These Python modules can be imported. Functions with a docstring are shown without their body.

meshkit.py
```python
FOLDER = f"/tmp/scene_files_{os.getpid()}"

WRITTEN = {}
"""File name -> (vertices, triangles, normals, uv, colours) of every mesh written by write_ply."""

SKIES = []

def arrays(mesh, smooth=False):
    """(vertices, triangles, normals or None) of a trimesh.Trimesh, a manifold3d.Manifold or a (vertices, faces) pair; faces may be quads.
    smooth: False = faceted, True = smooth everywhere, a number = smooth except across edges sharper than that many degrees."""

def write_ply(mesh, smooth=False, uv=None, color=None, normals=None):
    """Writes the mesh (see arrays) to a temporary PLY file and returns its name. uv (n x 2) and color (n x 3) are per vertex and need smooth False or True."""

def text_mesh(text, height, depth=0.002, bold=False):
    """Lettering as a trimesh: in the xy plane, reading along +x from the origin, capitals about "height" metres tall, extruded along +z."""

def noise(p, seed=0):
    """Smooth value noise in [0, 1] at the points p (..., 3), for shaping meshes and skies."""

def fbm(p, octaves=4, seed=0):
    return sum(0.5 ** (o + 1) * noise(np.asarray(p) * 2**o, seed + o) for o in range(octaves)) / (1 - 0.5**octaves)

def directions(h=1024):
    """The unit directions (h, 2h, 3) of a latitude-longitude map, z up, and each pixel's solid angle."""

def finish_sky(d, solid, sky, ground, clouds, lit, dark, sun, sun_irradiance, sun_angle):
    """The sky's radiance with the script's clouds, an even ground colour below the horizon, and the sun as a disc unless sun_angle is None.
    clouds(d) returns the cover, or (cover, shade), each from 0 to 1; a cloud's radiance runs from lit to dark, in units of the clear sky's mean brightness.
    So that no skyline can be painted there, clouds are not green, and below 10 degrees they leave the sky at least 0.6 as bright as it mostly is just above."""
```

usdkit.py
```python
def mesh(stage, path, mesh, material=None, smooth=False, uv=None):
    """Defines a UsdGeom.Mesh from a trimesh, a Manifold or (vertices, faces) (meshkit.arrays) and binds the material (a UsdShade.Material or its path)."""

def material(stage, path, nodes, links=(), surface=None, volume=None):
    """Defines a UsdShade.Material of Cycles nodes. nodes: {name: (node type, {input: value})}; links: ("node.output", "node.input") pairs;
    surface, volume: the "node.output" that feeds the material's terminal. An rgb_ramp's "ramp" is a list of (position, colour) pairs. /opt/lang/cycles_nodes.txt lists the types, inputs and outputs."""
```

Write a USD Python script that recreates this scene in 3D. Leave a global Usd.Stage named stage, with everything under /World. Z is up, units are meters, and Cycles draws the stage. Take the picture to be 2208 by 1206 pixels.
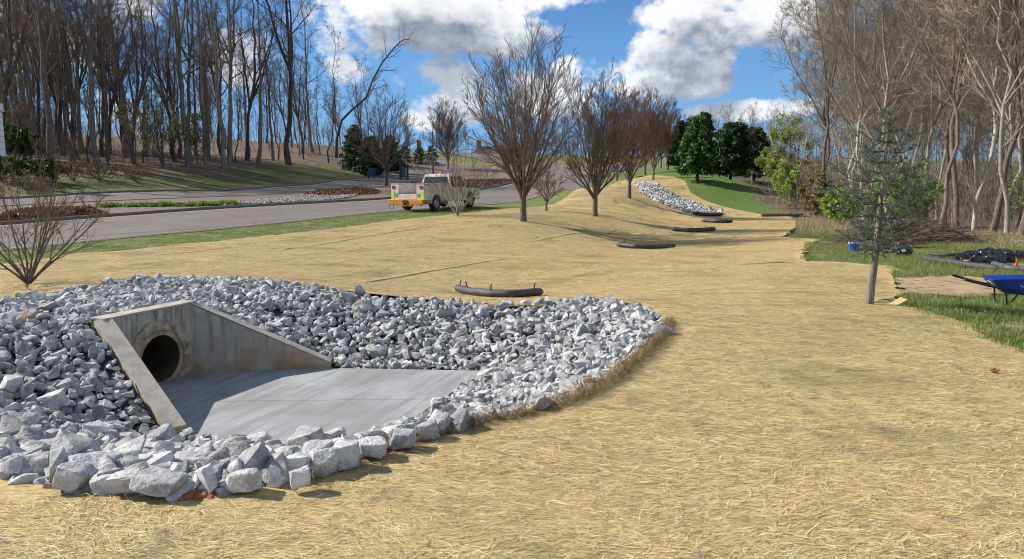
import math
import numpy as np
import trimesh
import shapely
import shapely.geometry as sg
from scipy.interpolate import RBFInterpolator, CubicSpline
from scipy.spatial import Delaunay, cKDTree
import usdkit
import meshkit
from pxr import Usd, UsdGeom, UsdLux, UsdShade, Sdf, Gf, Vt

stage = Usd.Stage.CreateInMemory()
UsdGeom.SetStageUpAxis(stage, UsdGeom.Tokens.z)
UsdGeom.SetStageMetersPerUnit(stage, 1.0)
world = UsdGeom.Xform.Define(stage, '/World')
stage.SetDefaultPrim(world.GetPrim())
UsdGeom.Scope.Define(stage, '/World/Looks')

# ------------------------------------------------------------------ camera
CAM_Z, PITCH, FPX, CX, CY = 1.7, math.radians(7.6), 1600.0, 1104.0, 603.0
cam = UsdGeom.Camera.Define(stage, '/World/camera')
cam.CreateHorizontalApertureAttr(36.0)
cam.CreateFocalLengthAttr(36.0 * FPX / 2208.0)
cam.CreateFStopAttr(0.0)
cam.CreateExposureAttr(0.58)
cam.CreateClippingRangeAttr(Gf.Vec2f(0.05, 5000.0))
cam.AddTranslateOp().Set(Gf.Vec3d(0, 0, CAM_Z))
cam.AddRotateXOp().Set(90.0 - math.degrees(PITCH))

# ------------------------------------------------------------------ sun and sky
SUN = np.array([-0.977 * math.cos(math.radians(36)), 0.212 * math.cos(math.radians(36)), math.sin(math.radians(36))])
SUN /= np.linalg.norm(SUN)
SUN_EL, SUN_ROT = math.asin(SUN[2]), math.atan2(SUN[0], SUN[1])
SKY_STRENGTH, SUN_INTENSITY = 0.05, 1.25
sun = UsdLux.DistantLight.Define(stage, '/World/sun')
sun.CreateIntensityAttr(SUN_INTENSITY)
sun.CreateAngleAttr(0.53)
sun.CreateNormalizeAttr(True)
sun.CreateColorAttr(Gf.Vec3f(1.0, 0.95, 0.87))
_q = Gf.Rotation(Gf.Vec3d(0, 0, 1), Gf.Vec3d(*SUN))
sun.AddOrientOp(UsdGeom.XformOp.PrecisionDouble).Set(Gf.Quatd(_q.GetQuat()))

def tag(p, label=None, cat=None, group=None, kind=None):
    p = p.GetPrim() if hasattr(p, 'GetPrim') else p
    for k, v in (('label', label), ('category', cat), ('group', group), ('kind', kind)):
        if v:
            p.SetCustomDataByKey(k, v)
    return p

class Graph:
    """collects Cycles nodes"""
    def __init__(self):
        self.n, self.l, self.k = {}, [], 0
    def add(self, kind, _out=None, **inp):
        name = f'n{self.k}'
        self.k += 1
        vals = {}
        for a, v in inp.items():
            if isinstance(v, str) and '.' in v and v.split('.')[0] in self.n:
                self.l.append((v, f'{name}.{a}'))
            else:
                vals[a] = v
        self.n[name] = (kind, vals)
        return f'{name}.{_out}' if _out else name
    def math(self, op, a, b=0.0, c=None):
        d = dict(math_type=op, value1=a, value2=b)
        if c is not None:
            d['value3'] = c
        return self.add('math', 'value', **d)
    def smooth(self, v, lo, hi):
        return self.add('map_range', 'result', range_type='smoothstep', value=v, from_min=lo, from_max=hi, to_min=0.0, to_max=1.0)
    def lin(self, v, lo, hi, a=0.0, b=1.0):
        return self.add('map_range', 'result', range_type='linear', value=v, from_min=lo, from_max=hi, to_min=a, to_max=b, clamp=True)
    def mix(self, fac, a, b, kind='mix'):
        return self.add('mix', 'color', mix_type=kind, fac=fac, color1=a, color2=b)
    def noise(self, vec, scale, detail=3.0, rough=0.55, out='fac', **kw):
        return self.add('noise_texture', out, vector=vec, scale=scale, detail=detail, roughness=rough, **kw)
    def rotz(self, vec, a):
        return self.add('vector_rotate', 'vector', rotate_type='z_axis', vector=vec, angle=a)
    def scale(self, vec, s, loc=(0, 0, 0), rot=(0, 0, 0)):
        return self.add('mapping', 'vector', vector=vec, scale=s, location=loc, rotation=rot)

def px_dir(px, py):
    xc, yc = (px - CX) / FPX, -(py - CY) / FPX
    d = np.array([xc, math.cos(PITCH) + yc * math.sin(PITCH), -math.sin(PITCH) + yc * math.cos(PITCH)])
    return d / np.linalg.norm(d)

def build_sky():
    g = Graph()
    co = g.add('texture_coordinate', 'generated')
    sp = g.add('separate_xyz', vector=co)
    x, y, z = sp + '.x', sp + '.y', sp + '.z'
    sky = g.add('sky_texture', 'color', sky_type='single_scattering', sun_disc=False, sun_elevation=SUN_EL, sun_rotation=SUN_ROT,
                altitude=100.0, air_density=1.0, aerosol_density=0.6, ozone_density=2.0)
    az = g.math('arctan2', x, y)
    el = g.math('arcsine', g.math('maximum', g.math('minimum', z, 0.9999), -0.9999))
    DEG = math.pi / 180
    blobs = []  # (px, py, half width, half height) of the clouds seen, turned into azimuth / elevation
    for px, py, rx, ry, w in SKY_CLOUDS:
        d = px_dir(px, py)
        blobs.append((math.atan2(d[0], d[1]), math.asin(d[2]), rx / FPX, ry / FPX, w))
    # everywhere else: fair-weather cumulus of the same size from noise; weight grows outside the blob fields
    front = g.smooth(g.math('absolute', g.math('subtract', az, 7.0 * DEG)), 21 * DEG, 27 * DEG)   # 0 in the sector described by the list
    high = g.smooth(el, 19 * DEG, 26 * DEG)
    elsewhere = g.math('maximum', front, high)
    def density(daz, delz):
        a = g.math('add', az, daz)
        e = g.math('add', el, delz)
        comb = g.add('combine_xyz', 'vector', x=a, y=g.math('multiply', e, 1.25), z=0.0)
        n1 = g.noise(comb, 9.0, 6.0, 0.58)
        n2 = g.noise(comb, 38.0, 4.0, 0.6)
        nz = g.math('add', g.math('multiply', g.math('subtract', n1, 0.5), 3.2), g.math('multiply', g.math('subtract', n2, 0.5), 1.1))
        best = None
        for (ba, be, ra, re, w) in blobs:
            u = g.math('multiply', g.math('subtract', a, ba), 1 / ra)
            v = g.math('multiply', g.math('subtract', e, be), 1 / re)
            r2 = g.math('add', g.math('multiply', u, u), g.math('multiply', v, v))
            f = g.math('subtract', w - .06, g.math('multiply', r2, 0.75))
            f = g.math('maximum', f, -1.2)
            best = f if best is None else g.math('maximum', best, f)
        comb3 = g.scale(co, (1, 1, 1.9))
        base = g.math('multiply', g.math('subtract', g.noise(comb3, 6.5, 2.0, 0.5), 0.455), 5.0)
        fld = g.add('mix_float', 'result', fac=elsewhere, a=best, b=base)
        return g.math('add', fld, nz)
    d0 = density(0.0, 0.0)
    d1 = density(-0.030, 0.028)
    cover = g.smooth(d0, 0.0, 0.55)
    d2 = density(-0.006, 0.055)
    thick = g.math('add', g.math('multiply', g.smooth(d1, 0.25, 1.2), .45), g.math('multiply', g.smooth(d2, -.15, .85), .75))
    thick = g.math('minimum', thick, 1.0)
    fine = g.noise(g.add('combine_xyz', 'vector', x=az, y=g.math('multiply', el, 1.6), z=3.0), 26.0, 5.0, 0.6)
    shade = g.math('multiply', thick, g.lin(fine, 0.25, 0.7, 0.72, 1.05))
    col = g.mix(shade, CLOUD_LIT, CLOUD_DARK)
    low = g.smooth(el, 12 * DEG, 1 * DEG)
    col = g.mix(g.math('multiply', low, 0.35), col, CLOUD_HORIZON)
    skyc = g.mix(1.0, sky, SKY_TINT, 'multiply')
    skyc = g.mix(g.math('multiply', g.smooth(el, 20 * DEG, 0.0), .75), skyc, (3.3, 7.0, 12.4))
    out = g.mix(g.math('multiply', cover, 0.97), skyc, col)
    bg = g.add('background_shader', 'background', color=out, strength=SKY_STRENGTH)
    return usdkit.material(stage, '/World/Looks/sky_air', g.n, g.l, surface=bg)

SKY_TINT = (0.50, 0.95, 1.52)
CLOUD_LIT, CLOUD_DARK, CLOUD_HORIZON = (13.8, 13.8, 13.9), (3.0, 3.65, 4.9), (9.6, 10.7, 12.3)
SKY_CLOUDS = [
    (930, 20, 260, 75, 0.9), (1010, 70, 190, 55, 1.0), (1170, 0, 130, 30, 0.7), (800, 40, 120, 80, 0.8),
    (960, 165, 110, 55, 0.8), (890, 175, 70, 75, 0.4), (990, 225, 120, 60, 0.75), (900, 250, 60, 40, .4),
    (1520, 20, 120, 75, 1.0), (1640, 45, 130, 70, 1.0), (1420, 115, 80, 50, 0.9), (1320, 155, 85, 38, 0.8), (1225, 145, 55, 34, 0.7),
    (1420, 180, 170, 45, 0.9), (1545, 125, 60, 50, 0.7), (1605, 238, 150, 26, 0.75), (1608, 172, 30, 11, 0.5), (1750, 70, 70, 50, 0.6),
    (1690, 235, 60, 30, 0.5), (1200, 205, 130, 60, 0.8), (760, 150, 60, 60, .35),
]
dome = UsdLux.DomeLight.Define(stage, '/World/sky')
dome.CreateIntensityAttr(1.0)
tag(dome, 'blue spring sky with white and grey cumulus clouds', 'sky', kind='structure')
UsdShade.MaterialBindingAPI.Apply(dome.GetPrim()).Bind(build_sky())

# ------------------------------------------------------------------ helpers
_used = {}
def path_for(name, parent='/World'):
    parent = str(parent.GetPath()) if hasattr(parent, 'GetPath') else (str(parent.GetPrim().GetPath()) if hasattr(parent, 'GetPrim') else str(parent))
    k = (parent, name)
    i = _used.get(k, -1) + 1
    _used[k] = i
    return f'{parent}/{name}' if i == 0 else f'{parent}/{name}_{i:03d}'

_rnd_rs = np.random.default_rng(99)
def set_rnd(m, rnd):
    """a random number per loose piece (or per object) that the materials read as the primvar rnd"""
    api = UsdGeom.PrimvarsAPI(m)
    if np.ndim(rnd) == 0 and not callable(rnd) and rnd is not True:
        api.CreatePrimvar('rnd', Sdf.ValueTypeNames.FloatArray, 'constant').Set(Vt.FloatArray([float(rnd)]))
        return
    p = np.array(m.GetPointsAttr().Get())
    if callable(rnd):
        v = rnd(p)
    else:
        f = np.array(m.GetFaceVertexIndicesAttr().Get()).reshape(-1, 3)
        from scipy.sparse import coo_matrix
        from scipy.sparse.csgraph import connected_components
        n, lab = connected_components(coo_matrix((np.ones(2 * len(f)), (np.r_[f[:, 0], f[:, 1]], np.r_[f[:, 1], f[:, 2]])), shape=(len(p), len(p))), directed=False)
        v = _rnd_rs.random(n)[lab]
    api.CreatePrimvar('rnd', Sdf.ValueTypeNames.FloatArray, 'vertex').Set(Vt.FloatArray.FromNumpy(np.asarray(v, np.float32)))

def obj(name, mesh, mat, parent='/World', smooth=False, label=None, cat=None, group=None, kind=None, rnd=None):
    m = usdkit.mesh(stage, path_for(name, parent), mesh, mat, smooth)
    if rnd is not None:
        set_rnd(m, rnd)
    tag(m.GetPrim(), label, cat, group, kind)
    return m.GetPrim()

def thing(name, loc=(0, 0, 0), rz=0.0, sc=1.0, label=None, cat=None, group=None, kind=None, tilt=None):
    x = UsdGeom.Xform.Define(stage, path_for(name))
    x.AddTranslateOp().Set(Gf.Vec3d(*map(float, loc)))
    if tilt is not None:
        x.AddRotateXYZOp().Set(Gf.Vec3f(float(tilt[0]), float(tilt[1]), math.degrees(rz)))
    else:
        x.AddRotateZOp().Set(math.degrees(rz))
    if np.ndim(sc) or sc != 1.0:
        s = (sc, sc, sc) if np.ndim(sc) == 0 else sc
        x.AddScaleOp().Set(Gf.Vec3f(*map(float, s)))
    return tag(x.GetPrim(), label, cat, group, kind)

def ref_thing(name, source, loc, rz=0.0, sc=1.0, label=None, cat=None, group=None, tilt=None):
    p = thing(name, loc, rz, sc, label, cat, group, tilt=tilt)
    p.GetReferences().AddInternalReference(source)
    p.SetInstanceable(True)
    return p

UsdGeom.Scope  # prototypes are class prims under /World/Prototypes
_protos = stage.CreateClassPrim('/World/Prototypes')
def proto(name):
    p = stage.CreateClassPrim(path_for(name, '/World/Prototypes'))
    p.SetTypeName('Xform')
    return p

def cat_meshes(ms):
    return trimesh.util.concatenate(ms)

def box(sx, sy, sz, c=(0, 0, 0), bev=0.0, rot=None):
    if bev > 0:
        bev = min(bev, 0.45 * min(sx, sy, sz))
        v = []
        for a in (-1, 1):
            for b in (-1, 1):
                for d in (-1, 1):
                    X, Y, Z = a * sx / 2, b * sy / 2, d * sz / 2
                    v += [(X - a * bev, Y, Z - d * bev * .0) if 0 else (X - a * bev, Y - b * bev, Z), (X - a * bev, Y, Z - d * bev), (X, Y - b * bev, Z - d * bev)]
        m = trimesh.convex.convex_hull(np.array(v))
    else:
        m = trimesh.creation.box((sx, sy, sz))
    if rot is not None:
        m.apply_transform(rot)
    m.apply_translation(c)
    return m

def Rz(a): return trimesh.transformations.rotation_matrix(a, (0, 0, 1))
def Rx(a): return trimesh.transformations.rotation_matrix(a, (1, 0, 0))
def Ry(a): return trimesh.transformations.rotation_matrix(a, (0, 1, 0))

def cyl(r, a, b, n=16, r2=None):
    """cylinder or cone frustum from point a to point b"""
    a, b = np.asarray(a, float), np.asarray(b, float)
    r2 = r if r2 is None else r2
    return tubes(np.array([[a, b]]), np.array([[r, r2]]), n, caps=True)

def tubes(P, R, sides, caps=False, seed=0):
    """many tubes at once: P (B, n, 3) centre lines, R (B, n) radii"""
    P, R = np.asarray(P, float), np.asarray(R, float)
    B, n, _ = P.shape
    T = np.empty_like(P)
    T[:, 1:-1] = P[:, 2:] - P[:, :-2]
    T[:, 0], T[:, -1] = P[:, 1] - P[:, 0], P[:, -1] - P[:, -2]
    T /= np.maximum(np.linalg.norm(T, axis=2, keepdims=True), 1e-9)
    D = P[:, -1] - P[:, 0]
    ref = np.where(np.abs(D[:, 2:3]) > 0.8 * np.linalg.norm(D, axis=1, keepdims=True), [[1.0, 0.13, 0.0]], [[0.0, 0.13, 1.0]])
    U = np.cross(T, ref[:, None, :])
    U /= np.maximum(np.linalg.norm(U, axis=2, keepdims=True), 1e-9)
    V = np.cross(T, U)
    a = np.arange(sides) / sides * 2 * math.pi
    ring = P[:, :, None, :] + R[:, :, None, None] * (np.cos(a)[None, None, :, None] * U[:, :, None, :] + np.sin(a)[None, None, :, None] * V[:, :, None, :])
    verts = ring.reshape(-1, 3)
    b, i, s = np.meshgrid(np.arange(B), np.arange(n - 1), np.arange(sides), indexing='ij')
    s2 = (s + 1) % sides
    base = (b * n + i) * sides
    q0, q1, q2, q3 = base + s, base + s2, base + sides + s2, base + sides + s
    faces = np.concatenate([np.stack([q0, q2, q1], -1).reshape(-1, 3), np.stack([q0, q3, q2], -1).reshape(-1, 3)])
    if caps:
        ex, cf = [], []
        k = len(verts)
        for bb in range(B):
            for end in (0, n - 1):
                ex.append(P[bb, end])
                o = (bb * n + end) * sides
                for j in range(sides):
                    t = [k, o + j, o + (j + 1) % sides]
                    cf.append(t if end == 0 else t[::-1])
                k += 1
        verts = np.vstack([verts, ex])
        faces = np.vstack([faces, cf])
    return trimesh.Trimesh(verts, faces, process=False)

def frame_bar(pts, r, sides=8):
    pts = np.asarray(pts, float)
    return tubes(pts[None], np.full((1, len(pts)), r) if np.ndim(r) == 0 else np.asarray(r, float)[None], sides, caps=True)

def rgb(*c): return tuple(c)

def plain(name, color, rough=0.6, metallic=0.0, var=0.0, vscale=6.0, bump=0.0, bscale=40.0, coat=0.0, spec=None, color2=None):
    """a paint, metal or plastic with a little wear"""
    g = Graph()
    co = g.add('texture_coordinate', 'object')
    kw = dict(roughness=rough, metallic=metallic)
    if coat:
        kw['coat_weight'] = coat
    if spec is not None:
        kw['specular_ior_level'] = spec
    if var > 0 or color2 is not None:
        n = g.noise(co, vscale, 4.0, 0.6)
        dark = color2 if color2 is not None else tuple(c * (1 - var) for c in color)
        f = g.smooth(n, 0.35, 0.68)
        kw['base_color'] = g.mix(f, color, dark)
    else:
        kw['base_color'] = color
    if bump > 0:
        kw['normal'] = g.add('bump', 'normal', height=g.noise(co, bscale, 3.0, 0.6), strength=bump, distance=0.02)
    b = g.add('principled_bsdf', 'BSDF', **kw)
    return usdkit.material(stage, f'/World/Looks/{name}', g.n, g.l, surface=b)
# ------------------------------------------------------------------ terrain
def P(px, py, Y):
    d = px_dir(px, py)
    t = Y / d[1]
    return np.array([d[0] * t, Y, CAM_Z + d[2] * t])

_road_xy = np.array([(-50, -34), (-31.5, -2.4), (-16.1, 23.3), (-6.35, 40), (2.6, 57), (6.6, 70), (11.0, 92), (12.6, 110), (11, 128), (5, 150), (-6, 172), (-24, 196)], float)
_road_z = np.array([-1.9, -1.15, -0.58, -0.04, 0.2, 0.58, 1.5, 2.4, 3.6, 5.6, 7.6, 9.4])
_s = np.r_[0, np.cumsum(np.linalg.norm(np.diff(_road_xy, axis=0), axis=1))]
_csx, _csz = CubicSpline(_s, _road_xy), CubicSpline(_s, _road_z)
ROAD_LEN = _s[-1]
def road_pt(s, off):
    """point at arc length s along the near edge of the road, off metres to its far side"""
    s = np.asarray(s, float)
    p, t = _csx(s), _csx(s, 1)
    t = t / np.linalg.norm(t, axis=-1, keepdims=True)
    nrm = np.stack([-t[..., 1], t[..., 0]], -1)
    return p + nrm * np.asarray(off, float)[..., None]
_ss = np.linspace(0, ROAD_LEN, 800)
_road_tree = cKDTree(road_pt(_ss, np.zeros(800)))
def road_so(xy):
    xy = np.atleast_2d(xy)
    _, i = _road_tree.query(xy)
    s = _ss[i]
    p, t = _csx(s), _csx(s, 1)
    t = t / np.linalg.norm(t, axis=-1, keepdims=True)
    nrm = np.stack([-t[..., 1], t[..., 0]], -1)
    d = xy - p
    return s + (d * t).sum(1), (d * nrm).sum(1)

OFF_NEAR, OFF_MED0, OFF_MED1, OFF_FAR = 0.0, 9.8, 20.3, 28.4
ctrl = []
for x, y, z in [(-3, 0, 0), (3, 0, 0), (0, 3, 0), (3, 3, 0), (-3, 3.4, 0), (6, 2, 0), (-7, 3, .05), (-8, -4, 0), (8, -5, 0), (0, -6, 0), (3, 6, -.03), (5, 5, -.05), (2.6, 8, -.08), (9, 5, -.2),
                (-7, 7, .1), (-9, 8.5, .1), (-12, 5, -.1), (-14, -3, -.4), (14, 0, -.4), (16, 10, -.55), (-20, -25, -.5), (20, -25, -.5), (0, -30, 0), (30, 5, -.6), (45, 0, -.6), (60, -30, -.6), (60, 30, -.2)]:
    ctrl.append((x, y, z))
for p in [(1880, 658, 10.6), (2208, 760, 7.9), (2208, 662, 12.6), (1840, 543, 22), (1760, 520, 27), (1715, 480, 43), (2130, 500, 30), (2208, 540, 21), (1950, 510, 28), (1700, 455, 54), (1650, 441, 60),
          (1390, 532, 32), (1493, 496, 39), (1545, 478, 46), (1520, 463, 52), (1080, 640, 14.5), (1600, 600, 15), (1500, 560, 22), (1600, 500, 36), (1650, 540, 26), (1300, 600, 16), (1250, 560, 22), (1200, 530, 26),
          (1000, 560, 21), (700, 560, 19), (400, 560, 19), (400, 540, 22), (200, 560, 20), (60, 618, 12), (600, 520, 26), (800, 500, 30),
          (1128, 475, 33), (1282, 463, 38), (1355, 418, 50), (987, 468, 36), (1178, 455, 40), (1340, 403, 60), (1420, 470, 48), (1400, 430, 54), (1365, 402, 62), (1460, 432, 58),
          (1503, 388, 66), (1450, 366, 82), (1575, 385, 70), (1640, 405, 72), (1560, 420, 62), (1400, 380, 85), (1700, 420, 72), (1800, 470, 50), (2000, 482, 42), (2200, 482, 40), (1530, 350, 100), (1640, 370, 110),
          (640, 612, 11.6), (800, 638, 11.6), (1000, 653, 11.6), (1170, 658, 11.2), (1250, 646, 11.2), (1350, 656, 10.5), (1430, 683, 9.5), (400, 600, 12), (250, 612, 11.4), (130, 633, 10.2), (0, 653, 9.2)]:
    ctrl.append(tuple(P(*p)))
for x, y, z in [(35, 60, .3), (50, 80, 1), (40, 110, 3), (70, 140, 4), (30, 150, 5.5), (90, 60, 1), (100, -40, 0), (60, 220, 8), (130, 130, 4)]:
    ctrl.append((x, y, z))
for s in np.linspace(6, ROAD_LEN - 4, 14):
    for off, dz in ((-1.5, .0), (4.5, .09), (14.5, .29), (24.5, .49), (30.0, .62), (34.5, 1.55), (41, 2.7), (52, 3.5), (80, 4.6), (130, 6.0)):
        if off < -1 and s > 150:
            continue
        q = road_pt(s, off)
        if off > 32 and s > 165:
            dz = .6 + (dz - .6) * max(0.15, 1 - (s - 165) / 40)
        if off > 60 and q[1] < -30:
            continue
        ctrl.append((q[0], q[1], float(_csz(s)) + dz))
for x, y, z in [(-200, 0, 6), (-200, 200, 10), (200, 0, 1), (200, 250, 8), (0, 350, 13), (-200, 350, 13), (0, -200, 0), (200, -200, 0), (-200, -200, 1), (200, 400, 12)]:
    ctrl.append((x, y, z))
ctrl = np.array(ctrl)
# thin out points closer than 1 m
_keep = []
for i in range(len(ctrl)):
    if all(np.hypot(*(ctrl[i, :2] - ctrl[j, :2])) > 0.8 for j in _keep):
        _keep.append(i)
ctrl = ctrl[_keep]
_rbf = RBFInterpolator(ctrl[:, :2], ctrl[:, 2], kernel='linear', smoothing=0.012)
# smooth table of the RBF, then a spline through it, so that thousands of look-ups stay cheap
from scipy.interpolate import RectBivariateSpline
from scipy.ndimage import gaussian_filter
def _axis(lo, hi):
    return np.unique(np.r_[np.arange(lo, -60, 8.0), np.arange(-60, 60, 0.75), np.arange(60, hi + 8, 8.0)])
_gx = np.r_[np.arange(-240, -60, 6.0), np.arange(-60, 60, 0.75), np.arange(60, 246, 6.0)]
_gy = np.r_[np.arange(-240, -12, 6.0), np.arange(-12, 120, 0.75), np.arange(120, 426, 6.0)]
_X, _Y = np.meshgrid(_gx, _gy, indexing='ij')
_Z = _rbf(np.stack([_X.ravel(), _Y.ravel()], 1)).reshape(_X.shape)
_Zs = gaussian_filter(_Z, 1.0)
_spl = RectBivariateSpline(_gx, _gy, _Zs, kx=3, ky=3)
def H(x, y):
    x, y = np.asarray(x, float), np.asarray(y, float)
    xc, yc = np.clip(x, -239, 239), np.clip(y, -239, 419)
    z = _spl.ev(xc, yc)
    near = np.exp(-np.clip(np.hypot(x, y - 8) / 40, 0, 9))
    z = z + 0.05 * (meshkit.fbm(np.stack([x * .45, y * .45, 0 * x], -1), 3, 5) - .5) * (0.3 + 0.7 * near) * np.clip((np.abs(x) + np.abs(y - 5)) / 4, 0, 1)
    return z

def gp(px, py, ymax=160.0, fn=None):
    """ground point seen at a pixel of the photograph"""
    d = px_dir(px, py)
    t = np.geomspace(1.5, ymax / d[1], 1500)
    q = d[None] * t[:, None] + np.array([0, 0, CAM_Z])
    h = (fn or H)(q[:, 0], q[:, 1])
    below = np.nonzero(q[:, 2] < h)[0]
    i = below[0] if len(below) else len(t) - 1
    return np.array([q[i, 0], q[i, 1], h[i]])

def to_px(p):
    p = np.asarray(p, float)
    x, y, z = p[..., 0], p[..., 1], p[..., 2] - CAM_Z
    f = y * math.cos(PITCH) - z * math.sin(PITCH)
    u = y * math.sin(PITCH) + z * math.cos(PITCH)
    return np.stack([CX + FPX * x / f, CY - FPX * u / f], -1)
# ------------------------------------------------------------------ plan of the place
def gxy(pts, **k):
    return np.array([gp(*p, **k)[:2] for p in pts])

FZ = -0.63
def on_plane(px, py, z):
    d = px_dir(px, py)
    t = (z - CAM_Z) / d[2]
    return np.array([d[0] * t, d[1] * t])
TOPZ = 0.22
HW_N, HW_C = on_plane(240, 688, TOPZ), on_plane(408, 655, TOPZ)          # inner top corners of the headwall
TOE_B, TOE_N = on_plane(712, 794, FZ), on_plane(402, 934, FZ)            # toes of the two wings
AP_E1, AP_E2 = on_plane(1040, 800, FZ), on_plane(765, 985, FZ)           # outer corners of the apron
apron_poly = sg.Polygon([HW_N, HW_C, TOE_B, AP_E1, AP_E2, TOE_N])
def _out(a, b, side, w):
    """the line a-b moved w metres to one side"""
    t = (b - a) / np.linalg.norm(b - a)
    return np.array([-t[1], t[0]]) * side * w
WT = 0.17
_hw_t = (HW_C - HW_N) / np.linalg.norm(HW_C - HW_N)
_hw_n = np.array([_hw_t[1], -_hw_t[0]])       # towards the apron
struct_poly = shapely.union_all([apron_poly,
    sg.Polygon([HW_N - _hw_t * .1, HW_C + _hw_t * .1, HW_C + _hw_t * .1 - _hw_n * .2, HW_N - _hw_t * .1 - _hw_n * .2]),
    sg.Polygon([HW_C, TOE_B, TOE_B + _out(HW_C, TOE_B, 1, WT), HW_C + _out(HW_C, TOE_B, 1, WT)]),
    sg.Polygon([HW_N, TOE_N, TOE_N + _out(HW_N, TOE_N, -1, WT), HW_N + _out(HW_N, TOE_N, -1, WT)])]).buffer(0.01)

rim_px = [(0, 653), (130, 634), (250, 614), (330, 606), (400, 602), (520, 605), (640, 614), (720, 627), (800, 639), (900, 647), (1000, 654), (1090, 660), (1170, 659), (1215, 652), (1255, 647), (1310, 650), (1360, 660), (1405, 672),
          (1434, 686), (1446, 704), (1440, 722), (1415, 748), (1375, 782), (1330, 822), (1250, 868), (1190, 888), (1130, 905), (1040, 925), (950, 948), (800, 988), (720, 1020), (650, 1050), (500, 1072), (380, 1078), (240, 1074), (100, 1056), (0, 1036)]
rim = np.vstack([gxy(rim_px), [(-3.6, 4.05), (-4.8, 4.4), (-6.3, 5.2), (-7.4, 6.6), (-7.5, 8.2), (-7.0, 9.0)]])
rim_poly = sg.Polygon(rim).buffer(0)
def dens(poly, step):
    r = np.asarray(poly.exterior.coords)
    return np.array(shapely.segmentize(sg.LinearRing(r), step).coords)[:-1]
_r = dens(rim_poly, 0.3)
_bc = [(x, y, float(H(x, y)) - 0.06) for x, y in _r]
_ap = dens(struct_poly, 0.2)
_hwall = np.linalg.norm(HW_C - HW_N)
def wall_top(xy):
    """height of the wall tops at a point near the structure's outline"""
    xy = np.asarray(xy, float)
    def along(a, b):
        t = np.clip(((xy - a) @ (b - a)) / ((b - a) @ (b - a)), 0, 1)
        d = np.linalg.norm(xy - (a + t * (b - a)))
        return t, d
    best = (9, FZ)
    for a, b, z0, z1 in ((HW_N, HW_C, TOPZ, TOPZ), (HW_C, TOE_B, TOPZ, FZ + .05), (HW_N, TOE_N, TOPZ, FZ + .05)):
        t, d = along(a, b)
        if d < best[0]:
            best = (d, z0 + t * (z1 - z0))
    return best
for x, y in _ap:
    d, z = wall_top((x, y))
    _bc.append((x, y, (z - 0.09) if d < 0.30 else FZ - 0.06))
_bc = np.array(_bc)
_bed = RBFInterpolator(_bc[:, :2], _bc[:, 2], kernel='linear', smoothing=0.002, neighbors=60)
shapely.prepare(rim_poly)
shapely.prepare(struct_poly)
def G(x, y):
    """ground height: terrain, with the stone-lined bowl pressed into it"""
    x, y = np.asarray(x, float), np.asarray(y, float)
    z = H(x, y)
    ins = shapely.contains_xy(rim_poly, x, y)
    if ins.any():
        z = np.array(z)
        q = np.stack([x[ins], y[ins]], 1)
        z[ins] = _bed(q)
    return z

# ------------------------------------------------------------------ surface materials
def mat_ground(name, build):
    g = Graph()
    pos = g.add('geometry', 'position')
    col, rough, height, dist = build(g, pos)
    kw = dict(base_color=col, roughness=rough, specular_ior_level=0.25)
    if height is not None:
        kw['normal'] = g.add('bump', 'normal', height=height, strength=0.8, distance=dist)
    b = g.add('principled_bsdf', 'BSDF', **kw)
    return usdkit.material(stage, f'/World/Looks/{name}', g.n, g.l, surface=b)

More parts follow.
